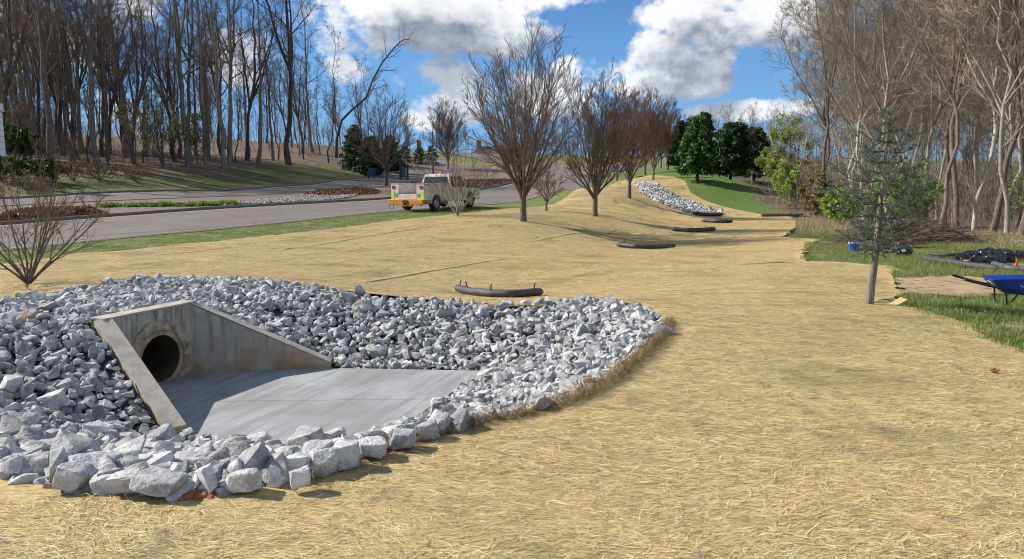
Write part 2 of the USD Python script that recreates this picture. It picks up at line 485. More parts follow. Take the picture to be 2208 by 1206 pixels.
def b_straw(g, pos):
    # strands lie mostly across the view; rows follow the rolls of blanket
    v1 = g.scale(g.add('vector_math', 'vector', math_type='add', vector1=pos, vector2=g.add('vector_math', 'vector', math_type='scale', vector1=g.noise(pos, 3.0, 2.0, .5, 'color'), scale=0.25)), (9, 60, 40))
    n1 = g.noise(v1, 1.0, 4.0, 0.7)
    n2 = g.noise(g.scale(pos, (14, 46, 30), rot=(0, 0, .45)), 1.0, 3.0, 0.65)
    n3 = g.noise(pos, 0.35, 4.0, 0.55)
    n4 = g.noise(pos, 2.2, 4.0, 0.6)
    s = g.math('add', g.math('multiply', n1, .55), g.math('multiply', n2, .45))
    c = g.add('rgb_ramp', 'color', fac=s, ramp=[(0.26, (0.10, 0.072, 0.032)), (0.42, (0.34, 0.255, 0.115)), (0.56, (0.58, 0.442, 0.205)), (0.74, (0.79, 0.64, 0.345))])
    c = g.mix(g.math('multiply', g.smooth(n3, .46, .68), .5), c, (0.34, 0.245, 0.11))
    c = g.mix(g.math('multiply', g.smooth(n4, .55, .75), .45), c, (0.25, 0.2, 0.10))
    rows = g.add('wave_texture', 'fac', vector=g.scale(pos, (1, 1, 0), rot=(0, 0, .42)), scale=.55, distortion=2.5, detail=3.0, detail_scale=1.4, wave_type='bands', bands_direction='y')
    c = g.mix(g.math('multiply', g.smooth(rows, .6, .95), .22), c, (0.30, 0.22, 0.10))
    return c, 0.85, s, 0.03
M_STRAW = mat_ground('straw_mat', b_straw)

def b_soil(g, pos):
    n = g.noise(pos, 5.0, 6.0, 0.65)
    n2 = g.noise(pos, 1.2, 3.0, 0.5)
    c = g.add('rgb_ramp', 'color', fac=n, ramp=[(0.3, (0.14, 0.085, 0.045)), (0.45, (0.30, 0.215, 0.12)), (0.72, (0.46, 0.36, 0.225))])
    c = g.mix(g.math('multiply', g.smooth(n2, .5, .7), .5), c, (0.46, 0.33, 0.2))
    return c, 0.95, n, 0.06
M_SOIL = mat_ground('red_clay_soil', b_soil)
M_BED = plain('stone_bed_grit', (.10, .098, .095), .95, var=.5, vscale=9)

def b_lawn(g, pos):
    n = g.noise(pos, 0.5, 5.0, 0.65)
    n2 = g.noise(g.scale(pos, (1, 1, 1)), 14.0, 4.0, 0.7)
    n3 = g.noise(pos, 0.09, 3.0, 0.6)
    c = g.mix(g.smooth(n2, .3, .7), (0.075, 0.105, 0.028), (0.17, 0.21, 0.065))
    c = g.mix(g.math('multiply', g.smooth(n, .44, .62), .75), c, (0.28, 0.225, 0.11))
    c = g.mix(g.math('multiply', g.smooth(n3, .45, .6), .25), c, (0.16, 0.12, 0.06))
    return c, 0.9, n2, 0.05
M_GROUND = mat_ground('rough_turf', b_lawn)

def b_green(g, pos):
    n2 = g.noise(pos, 10.0, 5.0, 0.7)
    n = g.noise(pos, 0.6, 4.0, 0.6)
    # faint mowing stripes running down the slope
    w = g.add('wave_texture', 'fac', vector=pos, scale=0.42, distortion=1.2, detail=2.0, wave_type='bands', bands_direction='diagonal')
    c = g.mix(g.smooth(n2, .3, .7), (0.055, 0.095, 0.016), (0.125, 0.18, 0.04))
    c = g.mix(g.math('multiply', w, .35), c, (0.13, 0.2, 0.05))
    c = g.mix(g.math('multiply', g.smooth(n, .5, .7), .4), c, (0.15, 0.17, 0.06))
    return c, 0.9, n2, 0.05
M_GREEN = mat_ground('mown_grass', b_green)

def b_verge(g, pos):
    n2 = g.noise(pos, 9.0, 5.0, 0.7)
    n = g.noise(pos, 0.8, 4.0, 0.6)
    c = g.mix(g.smooth(n2, .3, .7), (0.075, 0.12, 0.022), (0.15, 0.2, 0.05))
    c = g.mix(g.math('multiply', g.smooth(n, .46, .64), .8), c, (0.23, 0.18, 0.10))
    return c, 0.9, n2, 0.05
M_VERGE = mat_ground('verge_turf', b_verge)

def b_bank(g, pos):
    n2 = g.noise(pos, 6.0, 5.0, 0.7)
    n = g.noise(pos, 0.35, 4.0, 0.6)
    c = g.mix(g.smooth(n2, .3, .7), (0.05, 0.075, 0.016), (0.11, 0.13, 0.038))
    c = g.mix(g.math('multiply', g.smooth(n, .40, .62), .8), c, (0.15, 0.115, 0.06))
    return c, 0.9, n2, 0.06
M_BANK = mat_ground('bank_turf', b_bank)  # turf tones darkened to carry the tree shadows on the bank

def b_litter(g, pos):
    n = g.noise(pos, 2.6, 7.0, 0.8)
    n2 = g.noise(pos, 0.35, 4.0, 0.6)
    c = g.add('rgb_ramp', 'color', fac=n, ramp=[(0.3, (0.055, 0.035, 0.024)), (0.48, (0.13, 0.092, 0.064)), (0.68, (0.31, 0.235, 0.165))])
    c = g.mix(g.math('multiply', g.smooth(n2, .45, .7), .5), c, (0.085, 0.06, 0.042))
    return c, 0.95, n, 0.12
M_LITTER = mat_ground('leaf_litter', b_litter)

def b_asphalt(g, pos):
    n = g.noise(pos, 0.35, 4.0, 0.55)
    n2 = g.noise(pos, 60.0, 3.0, 0.6)
    c = g.mix(g.smooth(n, .35, .65), (0.145, 0.126, 0.110), (0.176, 0.153, 0.133))
    c = g.mix(g.math('multiply', g.smooth(n2, .35, .7), .35), c, (0.13, 0.118, 0.11))
    vr = g.add('voronoi_texture', 'distance', vector=g.scale(g.add('vector_math', 'vector', math_type='add', vector1=pos, vector2=g.noise(pos, .8, 3.0, .6, 'color')), (1, 1, 0.0)), scale=0.16, feature='distance_to_edge')
    c = g.mix(g.math('multiply', g.math('less_than', vr, 0.0045), .55), c, (0.07, 0.065, 0.06))
    return c, 0.85, n2, 0.004
M_ASPHALT = mat_ground('worn_asphalt', b_asphalt)

def b_concrete(g, pos):
    n = g.noise(pos, 2.2, 5.0, 0.6)
    n2 = g.noise(g.scale(g.rotz(pos, .32), (11, .9, 1)), 1.0, 4.0, 0.6)
    n3 = g.noise(pos, 120.0, 2.0, 0.6)
    c = g.mix(g.smooth(n, .32, .7), (0.27, 0.275, 0.28), (0.335, 0.34, 0.345))
    c = g.mix(g.math('multiply', g.smooth(n2, .42, .66), .65), c, (0.19, 0.19, 0.19))
    c = g.mix(g.math('multiply', g.smooth(n3, .5, .75), .15), c, (0.27, 0.265, 0.26))
    n4 = g.noise(pos, 0.9, 3.0, 0.5)
    c = g.mix(g.math('multiply', g.smooth(n4, .5, .66), .6), c, (0.20, 0.198, 0.192))
    return c, 0.85, g.math('add', g.math('multiply', n3, .4), n2), 0.004
M_APRON = mat_ground('new_concrete', b_concrete)

def b_wall(g, pos):
    sp = g.add('separate_xyz', vector=pos)
    z = sp + '.z'
    n = g.noise(pos, 3.5, 5.0, 0.65)
    st = g.noise(g.scale(pos, (16, 16, 1.6)), 1.0, 4.0, 0.6)      # streaks that ran down from the coping
    c = g.mix(g.smooth(n, .32, .7), (0.30, 0.27, 0.215), (0.42, 0.385, 0.31))
    streak = g.math('multiply', g.smooth(st, .47, .68), g.lin(z, -.55, .2, .05, .85))
    c = g.mix(streak, c, (0.085, 0.08, 0.07))
    rust = g.math('multiply', g.smooth(g.noise(pos, 2.0, 4.0, .6), .38, .6), g.lin(z, -.62, -.3, .8, 0.0))
    c = g.mix(rust, c, (0.30, 0.165, 0.055))
    n3 = g.noise(pos, 70.0, 3.0, 0.6)
    return c, 0.9, g.math('add', n3, g.math('multiply', n, .8)), 0.006
M_WALL = mat_ground('weathered_concrete', b_wall)
M_COPING = plain('coping_concrete', (0.44, 0.40, 0.34), .9, var=.3, vscale=7, bump=.3, bscale=60)
M_GROUT = plain('cracked_grout', (0.40, 0.33, 0.22), .95, vscale=9, color2=(0.14, 0.11, 0.075), bump=.9, bscale=22)
M_PIPE = plain('pipe_concrete', (0.36, 0.29, 0.17), .9, var=.5, vscale=5, bump=.3)
M_PIPE_IN = plain('pipe_lining', (0.10, 0.07, 0.035), .9, var=.5, vscale=5)  # same pipe, colour darkened for the shade inside the bore
M_KERB = plain('kerb_concrete', (0.17, 0.145, 0.125), .9, var=.3, vscale=2.0)
M_KERBTOP = plain('gutter_concrete', (0.36, 0.32, 0.27), .9, var=.25, vscale=1.2)
M_PAINT = plain('road_paint', (0.36, 0.34, 0.32), .8, vscale=3, color2=(0.22, 0.2, 0.19))
M_MULCH = mat_ground('bark_mulch', lambda g, pos: (lambda n: (g.add('rgb_ramp', 'color', fac=n, ramp=[(.3, (.07, .05, .04)), (.5, (.17, .13, .105)), (.7, (.30, .245, .20))]), .95, n, .05))(g.noise(pos, 9.0, 5.0, .7)))

# ------------------------------------------------------------------ sheets of ground
def axis(spec):
    out = [spec[0][0]]
    for (a, b, st) in spec:
        n = max(1, int(round((b - a) / st)))
        out += list(np.linspace(a, b, n + 1)[1:])
    return np.array(out)
gx = axis([(-900, -240, 110), (-240, -80, 16), (-80, -26, 3), (-26, -8, .6), (-8, 3.6, .085), (3.6, 12, .28), (12, 34, .8), (34, 80, 3), (80, 240, 16), (240, 900, 110)])
gy = axis([(-900, -240, 110), (-240, -20, 16), (-20, 3, 1.1), (3, 13, .085), (13, 36, .32), (36, 90, 1.0), (90, 200, 4), (200, 420, 16), (420, 1400, 110)])
X, Y = np.meshgrid(gx, gy, indexing='ij')
Z = G(X.ravel(), Y.ravel())
s3 = np.linspace(138, 186, 30)
end_wood = sg.Polygon(np.vstack([road_pt(s3, np.full(30, 33.0)), [(-30, 178), (-60, 235), (-150, 300), (-200, 240), (-140, 150)], road_pt(np.array([138.0, 138.0]), np.array([90.0, 60.0]))])).buffer(0)
end_wood = max(getattr(end_wood, 'geoms', [end_wood]), key=lambda q: q.area)
_so = road_so(np.stack([X.ravel(), Y.ravel()], 1))
_covered = (_so[1] > 1.5) & (_so[1] < 145) & (_so[0] > 6) & (_so[0] < 162) & ((_so[0] < 145) | (_so[1] < 85))     # road, median, bank and wood sheets lie here
_covered |= (_so[1] > 1.5) & (_so[1] < 26) & (_so[0] > 6) & (_so[0] < 172.0)
_covered |= shapely.contains_xy(end_wood.buffer(-1), X.ravel(), Y.ravel())
V = np.stack([X.ravel(), Y.ravel(), Z - 0.025 - .35 * _covered - 1.6 * ((_so[1] > 158) & (_so[1] < 330) & (X.ravel() < -60) & (Y.ravel() < 190)) - .05 * (Y.ravel() > 22)], 1)
i, j = np.meshgrid(np.arange(len(gx) - 1), np.arange(len(gy) - 1), indexing='ij')
a = (i * len(gy) + j).ravel()
F = np.concatenate([np.stack([a, a + len(gy), a + len(gy) + 1], 1), np.stack([a, a + len(gy) + 1, a + 1], 1)])
core_poly = struct_poly.buffer(-0.10)
hole = shapely.contains_xy(core_poly, V[:, 0], V[:, 1])
inbowl = shapely.contains_xy(rim_poly.buffer(-.05), V[:, 0], V[:, 1])
F = F[~hole[F].any(1)]
fb = inbowl[F].all(1)
def sub(Vv, Ff):
    u, inv = np.unique(Ff, return_inverse=True)
    return trimesh.Trimesh(Vv[u], inv.reshape(-1, 3), process=False)
obj('ground', sub(V, F[~fb]), M_GROUND, smooth=True, label='rough green and tan ground under and around everything', cat='ground', kind='structure')
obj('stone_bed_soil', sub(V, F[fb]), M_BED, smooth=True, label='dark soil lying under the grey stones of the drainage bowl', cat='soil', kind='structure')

def sheet(name, poly, lift, mat, step=0.6, far=None, fn=H, edge=0.0, label=None, cat=None, kind='structure', parent='/World', noise=0.0, nfreq=2.2):
    """a sheet of ground draped over the terrain, following a polygon's outline"""
    polys = list(poly.geoms) if hasattr(poly, 'geoms') else [poly]
    vs, fs, k = [], [], 0
    for pl in polys:
        if pl.area < 0.05:
            continue
        b = np.vstack([np.array(shapely.segmentize(r, step).coords)[:-1] for r in [pl.exterior, *pl.interiors]])
        x0, y0, x1, y1 = pl.bounds
        levels = [(step, None)] if far is None else far
        pts = []
        for st, (ya, yb) in ([(step, (y0, y1))] if far is None else far):
            ax, ay = np.arange(x0, x1, st), np.arange(max(y0, ya), min(y1, yb), st)
            if len(ax) and len(ay):
                A, Bq = np.meshgrid(ax, ay, indexing='ij')
                q = np.stack([A.ravel() + (Bq.ravel() / st % 2) * st * .3, Bq.ravel()], 1)
                q = q[shapely.contains_xy(pl.buffer(-st * .35), q[:, 0], q[:, 1])]
                pts.append(q)
        allp = np.vstack([b] + pts)
        allp = np.unique(allp.round(4), axis=0)
        D = Delaunay(allp).simplices
        c = allp[D].mean(1)
        D = D[shapely.contains_xy(pl, c[:, 0], c[:, 1])]
        p0, p1, p2 = allp[D[:, 0]], allp[D[:, 1]], allp[D[:, 2]]
        cr = (p1[:, 0] - p0[:, 0]) * (p2[:, 1] - p0[:, 1]) - (p1[:, 1] - p0[:, 1]) * (p2[:, 0] - p0[:, 0])
        D = D[np.abs(cr) > 1e-7]
        cr = cr[np.abs(cr) > 1e-7]
        D[cr < 0] = D[cr < 0][:, ::-1]
        z = fn(allp[:, 0], allp[:, 1]) + lift
        if edge or noise:
            dist = shapely.distance(pl.boundary, shapely.points(allp))
            if edge:
                z = z + edge * np.exp(-(dist / 0.09) ** 2) - 0.0
            if noise:
                z = z + noise * (meshkit.fbm(np.c_[allp * nfreq, 0 * z], 3, 9) - .5)
        vs.append(np.c_[allp, z])
        fs.append(D + k)
        k += len(allp)
    return obj(name, trimesh.Trimesh(np.vstack(vs), np.vstack(fs), process=False), mat, parent, smooth=True, label=label, cat=cat, kind=kind)

# road and its strips, along the near edge
def strip_poly(o0, o1, s0, s1, n=160):
    s = np.linspace(s0, s1, n)
    return sg.Polygon(np.vstack([road_pt(s, np.full(n, o0)), road_pt(s[::-1], np.full(n, o1))])).buffer(0)
S_END_MED = 163.0
near_lane = strip_poly(0.0, OFF_MED0, 1, ROAD_LEN - 2)
far_lane = strip_poly(OFF_MED1, OFF_FAR, 1, ROAD_LEN - 2)
cross = sg.Polygon([road_pt(S_END_MED, 40), road_pt(S_END_MED + 14, 40), road_pt(S_END_MED + 14, -30), road_pt(S_END_MED, -30)])
beyond = strip_poly(3, 13, S_END_MED, ROAD_LEN - 2)
road_poly = shapely.union_all([near_lane, far_lane, cross, beyond])
FAR = [(0.9, (-60, 60)), (2.2, (60, 110)), (4.0, (110, 260))]
sheet('road', road_poly, 0.05, M_ASPHALT, 1.5, FAR, label='worn grey asphalt road curving uphill behind the straw slope', cat='road')
median_poly = strip_poly(OFF_MED0 + .02, OFF_MED1 - .02, 1, S_END_MED - 3)
sheet('planted_median', median_poly, 0.17, M_MULCH, 1.5, FAR, label='mulched strip between the two carriageways', cat='median')

def kerb(off, s0, s1, side, label, n=220):
    """kerb stone and gutter pan along an offset of the road; side +1: the raised face looks towards smaller offsets"""
    s = np.linspace(s0, s1, n)
    k = thing('kerb', label=label, cat='kerb')
    def ext(prof, name, m):
        rows = []
        for (o, h) in prof:
            q = road_pt(s, np.full(n, off + o * side))
            qc = road_pt(s, np.full(n, off))
            rows.append(np.c_[q, H(q[:, 0], q[:, 1]) + h])
        R = np.array(rows)
        m_, n_ = R.shape[:2]
        ii, jj = np.meshgrid(np.arange(m_ - 1), np.arange(n_ - 1), indexing='ij')
        a = (ii * n_ + jj).ravel()
        f = np.concatenate([np.stack([a, a + 1, a + n_ + 1], 1), np.stack([a, a + n_ + 1, a + n_], 1)])
        obj(name, trimesh.Trimesh(R.reshape(-1, 3), f, process=False), m, k, smooth=25)
    ext([(0.0, .03), (0.012, .195), (.03, .212), (.16, .214), (.18, .20), (.19, .02)], 'kerb_stone', M_KERB)
    ext([(-.42, .040), (-.41, .056), (-.003, .060)], 'gutter', M_KERBTOP)
    return k
kerb(OFF_MED0, 2, S_END_MED - 3, 1, 'brown-grey concrete kerb along the near side of the planted median')
kerb(OFF_MED1, 2, S_END_MED - 3, -1, 'concrete kerb along the far side of the planted median')
kerb(OFF_FAR, 2, S_END_MED - 6, 1, 'dark concrete kerb below the grassy wood bank')

# painted dashes on the near carriageway
for k in range(13):
    s0 = 44 + k * 9.2
    sheet('lane_dash', strip_poly(4.75, 4.90, s0, s0 + 3.2, 8), 0.062, M_PAINT, .8, label='faded white lane dash on the near carriageway', cat='road marking', kind=None) and None
_d = stage.GetPrimAtPath('/World/lane_dash')
for p in list(world.GetPrim().GetChildren()):
    if p.GetName().startswith('lane_dash'):
        tag(p, group='faded lane dashes on the road')
sheet('edge_line', strip_poly(.28, .40, 4, 160, 120), 0.062, M_PAINT, 1.2, label='faded white line along the near edge of the road', cat='road marking', kind=None)

# straw blanket
top_px = [(-260, 612), (0, 575), (150, 551), (300, 539), (450, 523), (600, 508), (750, 490), (850, 477), (950, 466), (1050, 457), (1150, 448), (1200, 440)]
top = gxy(top_px)
crest = np.array([P(1250, 424, 64)[:2], P(1300, 408, 72)[:2], P(1345, 398, 78)[:2], P(1400, 398, 80)[:2], P(1452, 404, 76)[:2]])
right_px = [(1490, 418), (1530, 437), (1580, 452), (1640, 463), (1700, 469), (1717, 477), (1716, 490), (1688, 512), (1762, 517), (1728, 545), (1738, 566), (1800, 567), (1915, 578), (1932, 602), (1936, 625), (1944, 640), (1870, 657), (1960, 664), (2060, 696), (2130, 726), (2208, 764), (2420, 860)]
right = gxy(right_px)
straw_outline = np.vstack([top, crest, right, [(6.2, 2.5), (6.5, -4), (-9, -4), (-10, 3), (-11, 8)]])
straw_full = sg.Polygon(straw_outline).buffer(0)
if straw_full.geom_type != 'Polygon':
    straw_full = max(straw_full.geoms, key=lambda q: q.area)
def wobble(poly, amp, step, seed):
    r = np.array(shapely.segmentize(poly.exterior, step).coords)[:-1]
    n = meshkit.fbm(np.c_[r * 2.3, 0 * r[:, :1]], 3, seed)[:, None] - .5
    n2 = meshkit.fbm(np.c_[r * 2.3, 0 * r[:, :1] + 7], 3, seed + 3)[:, None] - .5
    return sg.Polygon(r + amp * np.c_[n, n2]).buffer(0)
straw_w = wobble(straw_full, .25, .2, 4)
straw_poly = straw_w.difference(wobble(rim_poly, .15, .12, 8).buffer(-0.07)).difference(rim_poly.intersection(sg.box(-9, 2, .6, 5.2)))
def SH(x, y):
    x, y = np.asarray(x, float), np.asarray(y, float)
    return H(x, y) + .045 * (meshkit.fbm(np.stack([x * .5, y * .9, 0 * x], -1), 2, 9) - .5)
straw_prim = sheet('straw_blanket', straw_poly, 0.022, M_STRAW, 0.22, [(0.14, (-4, 8)), (0.25, (8, 17)), (0.5, (17, 45)), (1.2, (45, 100))], edge=0.006, fn=SH, label='golden straw erosion blanket spread over the slopes and swale', cat='straw blanket')

def seam(px_pts, w=.22, lift=.022):
    b = gxy(px_pts)
    cs_ = np.r_[0, np.cumsum(np.linalg.norm(np.diff(b, axis=0), axis=1))]
    u = np.linspace(0, cs_[-1], max(8, int(cs_[-1] / .12)))
    p = np.stack([np.interp(u, cs_, b[:, k]) for k in (0, 1)], 1)
    t = np.gradient(p, axis=0)
    t /= np.linalg.norm(t, axis=1, keepdims=True)
    nrm = np.stack([t[:, 1], -t[:, 0]], 1)
    nrm *= np.sign(-nrm[:, 1:2].mean())
    env = np.minimum(1, np.minimum(u, cs_[-1] - u) / .6)
    wob = meshkit.fbm(np.c_[p * 1.7, 0 * u], 3, 17)
    rows = []
    for o, h in ((-w, .004), (-w * .5, .02), (0.0, .85), (.02, .7), (.03, -.3)):
        q = p + nrm * o
        hh = h if o == -w else (.004 + lift * h * env * (.35 + 1.3 * wob))
        rows.append(np.c_[q, SH(q[:, 0], q[:, 1]) + .022 + hh])
    R = np.array(rows)
    m_, n_ = R.shape[:2]
    ii, jj = np.meshgrid(np.arange(m_ - 1), np.arange(n_ - 1), indexing='ij')
    a = (ii * n_ + jj).ravel()
    f = np.concatenate([np.stack([a, a + 1, a + n_ + 1], 1), np.stack([a, a + n_ + 1, a + n_], 1)])
    obj('seam', trimesh.Trimesh(R.reshape(-1, 3), f, process=False), M_STRAW, straw_prim, smooth=True)
seam([(600, 542), (700, 528), (780, 513), (850, 502), (920, 494)])
seam([(770, 612), (860, 600), (930, 588), (1010, 574), (1100, 560)])
seam([(310, 556), (420, 546), (520, 534)], lift=.018)
seam([(1575, 574), (1650, 571), (1735, 568)], lift=.03)
seam([(1380, 640), (1560, 634), (1750, 632), (1860, 636)], lift=.015)
seam([(1160, 520), (1240, 505), (1300, 500)], lift=.025)
# grass verge between blanket and road
verge = sg.Polygon(np.vstack([road_pt(np.linspace(3, 128, 120), np.full(120, -.05)), crest[::-1][2:], top[::-1], [(-24, -10), (-34, -30)]])).buffer(0)
verge = verge.difference(straw_w.buffer(-.02)).difference(road_poly.buffer(.03))
sheet('grass_verge', verge, 0.03, M_VERGE, .5, [(0.6, (-40, 45)), (1.5, (45, 110))], label='narrow green grass verge between straw and road', cat='grass verge')

# mown grass hill past the swale
hill = sg.Polygon(np.vstack([gxy([(1640, 466), (1590, 458), (1535, 441), (1492, 420)]), crest[::-1][:2], [P(1330, 391, 98)[:2], P(1400, 366, 118)[:2], P(1530, 352, 125)[:2], P(1655, 400, 84)[:2], P(1668, 440, 66)[:2], P(1668, 468, 52)[:2]]])).buffer(0)
hill = hill.buffer(.6).difference(straw_w.buffer(.02)).difference(road_poly.buffer(.1))
sheet('grass_hill', hill, 0.03, M_GREEN, .8, [(0.8, (30, 75)), (1.8, (75, 140))], label='bright green mown hill behind the far stone strip', cat='grass hill')
# bank and forest floor across the road
sb = np.linspace(4, 150, 110)
bank = sg.Polygon(np.vstack([road_pt(sb, np.full(110, OFF_FAR + .2)), road_pt(sb[::-1], 38.5 + 2.0 * np.sin(sb[::-1] * .21) + 1.2 * np.sin(sb[::-1] * .53))])).buffer(0)
wood = sg.Polygon(np.vstack([road_pt(sb, 38.4 + 2.0 * np.sin(sb * .21) + 1.2 * np.sin(sb * .53)), road_pt(sb[::-1], np.full(110, 150.0))])).buffer(0)
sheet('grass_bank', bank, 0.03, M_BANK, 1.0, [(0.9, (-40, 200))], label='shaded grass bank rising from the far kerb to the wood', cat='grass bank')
sheet('forest_floor', wood, 0.03, M_LITTER, 3.0, [(2.5, (-100, 260))], label='brown leaf litter under the bare wood across the road', cat='forest floor')
end_wood = end_wood.difference(wood).difference(bank)
end_wood = max(getattr(end_wood, 'geoms', [end_wood]), key=lambda q: q.area)
sheet('forest_floor', end_wood, 0.035, M_LITTER, 2.0, [(2.0, (-100, 320))], label='mulched brown slope under the dark conifers by the road', cat='forest floor')
back_wood = sg.Polygon(np.vstack([road_pt(sb, np.full(110, 149.0)), [(-60, 330), (-235, 300), (-235, 20), (-160, -60)]])).buffer(0).buffer(.1)
back_wood = sg.MultiPoint([*map(tuple, np.vstack([road_pt(sb, np.full(110, 149.0)), [(-235, 200), (-235, 0), (-120, 230)]]))]).convex_hull.difference(wood.buffer(-.3)).difference(end_wood.buffer(-.3)).difference(bank).difference(road_poly.buffer(2))
back_wood = max(getattr(back_wood, 'geoms', [back_wood]), key=lambda q: q.area)
sheet('forest_floor', back_wood, 0.06, M_LITTER, 6.0, [(6, (-100, 320))], label='brown forest floor far back in the wood', cat='forest floor')
east = np.vstack([gxy([(1672, 462), (1780, 470), (1860, 480), (2000, 492), (2120, 505), (2208, 508)]), [(22, 24), (34, 10), (80, 0), (140, 60), (90, 150), (40, 120), (24, 84)]])
east_poly = wobble(sg.Polygon(east).buffer(0), 1.2, .6, 14)
sheet('forest_floor', east_poly, 0.03, M_LITTER, 2.0, [(1.5, (0, 70)), (4, (70, 200))], label='brown litter and low growth under the sunlit wood beside the lawn', cat='forest floor')
# bare soil
def blob_poly(px_pts, seed, amp=.5):
    return wobble(sg.Polygon(gxy(px_pts)).buffer(0).buffer(.05), amp, .15, seed)
sheet('bare_soil_patch', blob_poly([(1934, 602), (2010, 597), (2110, 600), (2200, 612), (2205, 636), (2120, 640), (2010, 640), (1942, 636)], 21).difference(straw_w), 0.028, M_SOIL, .12, noise=.03, nfreq=3.5, label='pinkish bare soil patch between the blanket edge and the wheelbarrow', cat='bare soil')
sheet('bare_soil_patch', blob_poly([(2052, 700), (2100, 704), (2205, 700), (2208, 716), (2120, 722)], 22, .3).difference(straw_w), 0.028, M_SOIL, .25, noise=.03, label='narrow orange soil strip in the grass below the wheelbarrow', cat='bare soil')
# ------------------------------------------------------------------ culvert outlet
def wall_panel(a, b, prof, thick, side, holes=()):
    """upright slab: prof is a polygon in (metres along a-b, height); thickness goes to one side of the line"""
    a, b = np.asarray(a, float), np.asarray(b, float)
    t = (b - a) / np.linalg.norm(b - a)
    n = np.array([-t[1], t[0]]) * side
    m = trimesh.creation.extrude_polygon(sg.Polygon(prof, [h for h in holes]), thick, engine='earcut')
    v = m.vertices
    w = np.c_[a[0] + v[:, 0] * t[0] + v[:, 2] * n[0], a[1] + v[:, 0] * t[1] + v[:, 2] * n[1], v[:, 1]]
    f = m.faces
    m2 = trimesh.Trimesh(w, f, process=False)
    if m2.volume < 0:
        m2.invert()
    return m2
culvert = thing('culvert_outlet', label='concrete culvert outlet with round pipe, sloping wing walls and pale slab', cat='culvert')
L = float(np.linalg.norm(HW_C - HW_N))
PR_IN, PR_OUT = 0.275, 0.335
pc_t = 0.565 * L
pc_z = FZ + PR_IN + 0.0
ang = np.linspace(0, 2 * math.pi, 49)[:-1]
hole = np.c_[pc_t + PR_OUT * np.cos(ang), np.maximum(pc_z + PR_OUT * np.sin(ang), FZ - .05)]
hole_full = np.c_[pc_t + PR_OUT * np.cos(ang), pc_z + PR_OUT * np.sin(ang)]
obj('headwall', wall_panel(HW_N, HW_C, [(-.1, FZ - .3), (L + .1, FZ - .3), (L + .1, TOPZ), (-.1, TOPZ)], .18, 1, [hole_full]), M_WALL, culvert)
obj('headwall_coping', wall_panel(HW_N - _hw_n * -.006, HW_C - _hw_n * -.006, [(-.105, TOPZ + .002), (L + .105, TOPZ + .002), (L + .105, TOPZ + .02), (-.105, TOPZ + .02)], .195, 1), M_COPING, culvert)
def wing(a, b, side):
    Lw = float(np.linalg.norm(b - a))
    zt0, zt1 = TOPZ - .004, FZ + .07
    obj('wing_wall', wall_panel(a, b, [(0, FZ - .3), (Lw, FZ - .3), (Lw, zt1), (0, zt0)], WT, side), M_WALL, culvert)
    # worn top band, a hair proud of the wall
    t = (b - a) / Lw
    n = np.array([-t[1], t[0]]) * side
    q = []
    for o in (-.004, WT + .004):
        for (u, z) in ((.02, zt0), (Lw + .002, zt1)):
            for h in (.002, .014):
                q.append((*(a + t * u + n * o), z + h))
    obj('wing_coping', trimesh.convex.convex_hull(np.array(q)), M_COPING, culvert)
wing(HW_C, TOE_B, 1)
wing(HW_N, TOE_N, -1)
# joint line in the corner
pcen = HW_N + _hw_t * pc_t
def ring(r0, r1, d0, d1, rough=0.0, seed=0, n=64):
    """flat ring on the headwall face, between radii r0 and r1, from depth d0 to d1 in front of the face"""
    rs = np.random.default_rng(seed)
    a = np.linspace(0, 2 * math.pi, n + 1)[:-1]
    vs = []
    for (r, d) in ((r0, d0), (r0, d1), (r1, d1 - .004), (r1, d0)):
        rr = r + (rough * rs.uniform(-1, 1, n) if r == r1 else 0)
        dd = d + (0.35 * rough * rs.uniform(-1, 1, n) if d == d1 else 0)
        u, z = pc_t + rr * np.cos(a), pc_z + rr * np.sin(a)
        xy = HW_N + u[:, None] * _hw_t + np.broadcast_to(dd, n)[:, None] * _hw_n
        vs.append(np.c_[xy, z])
    Vv = np.vstack(vs)
    f = []
    for k in range(4):
        k2 = (k + 1) % 4
        for i in range(n):
            i2 = (i + 1) % n
            f += [[k * n + i, k * n + i2, k2 * n + i2], [k * n + i, k2 * n + i2, k2 * n + i]]
    m = trimesh.Trimesh(Vv, f, process=False)
    return m
obj('grout_collar', ring(PR_OUT + .002, PR_OUT + .115, -.01, .02, .02, 3), M_GROUT, culvert, smooth=40)
obj('pipe', ring(PR_IN, PR_OUT - .001, -1.2, .012), M_PIPE, culvert, smooth=40)
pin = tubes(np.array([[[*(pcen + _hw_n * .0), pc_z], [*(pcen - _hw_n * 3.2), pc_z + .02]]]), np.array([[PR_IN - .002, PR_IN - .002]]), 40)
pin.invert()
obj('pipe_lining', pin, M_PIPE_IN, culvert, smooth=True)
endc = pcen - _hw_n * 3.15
obj('pipe_end', cyl(PR_IN, [*endc, pc_z], [*(endc - _hw_n * .05), pc_z], 24), M_PIPE_IN, culvert)  # added dark disc that closes the bore
ap_ext = apron_poly.buffer(.02).intersection(struct_poly)
# two slabs, parted by an open control joint
ja, jb = on_plane(250, 868, FZ), on_plane(1150, 858, FZ)
joint = sg.LineString([ja, jb]).buffer(.0035)
for piece in sorted(ap_ext.difference(joint).geoms, key=lambda q_: -q_.area)[:2]:
    apm = trimesh.creation.extrude_polygon(piece, .2, engine='earcut')
    apm.apply_translation((0, 0, FZ - .2))
    obj('apron_slab', apm, M_APRON, culvert)

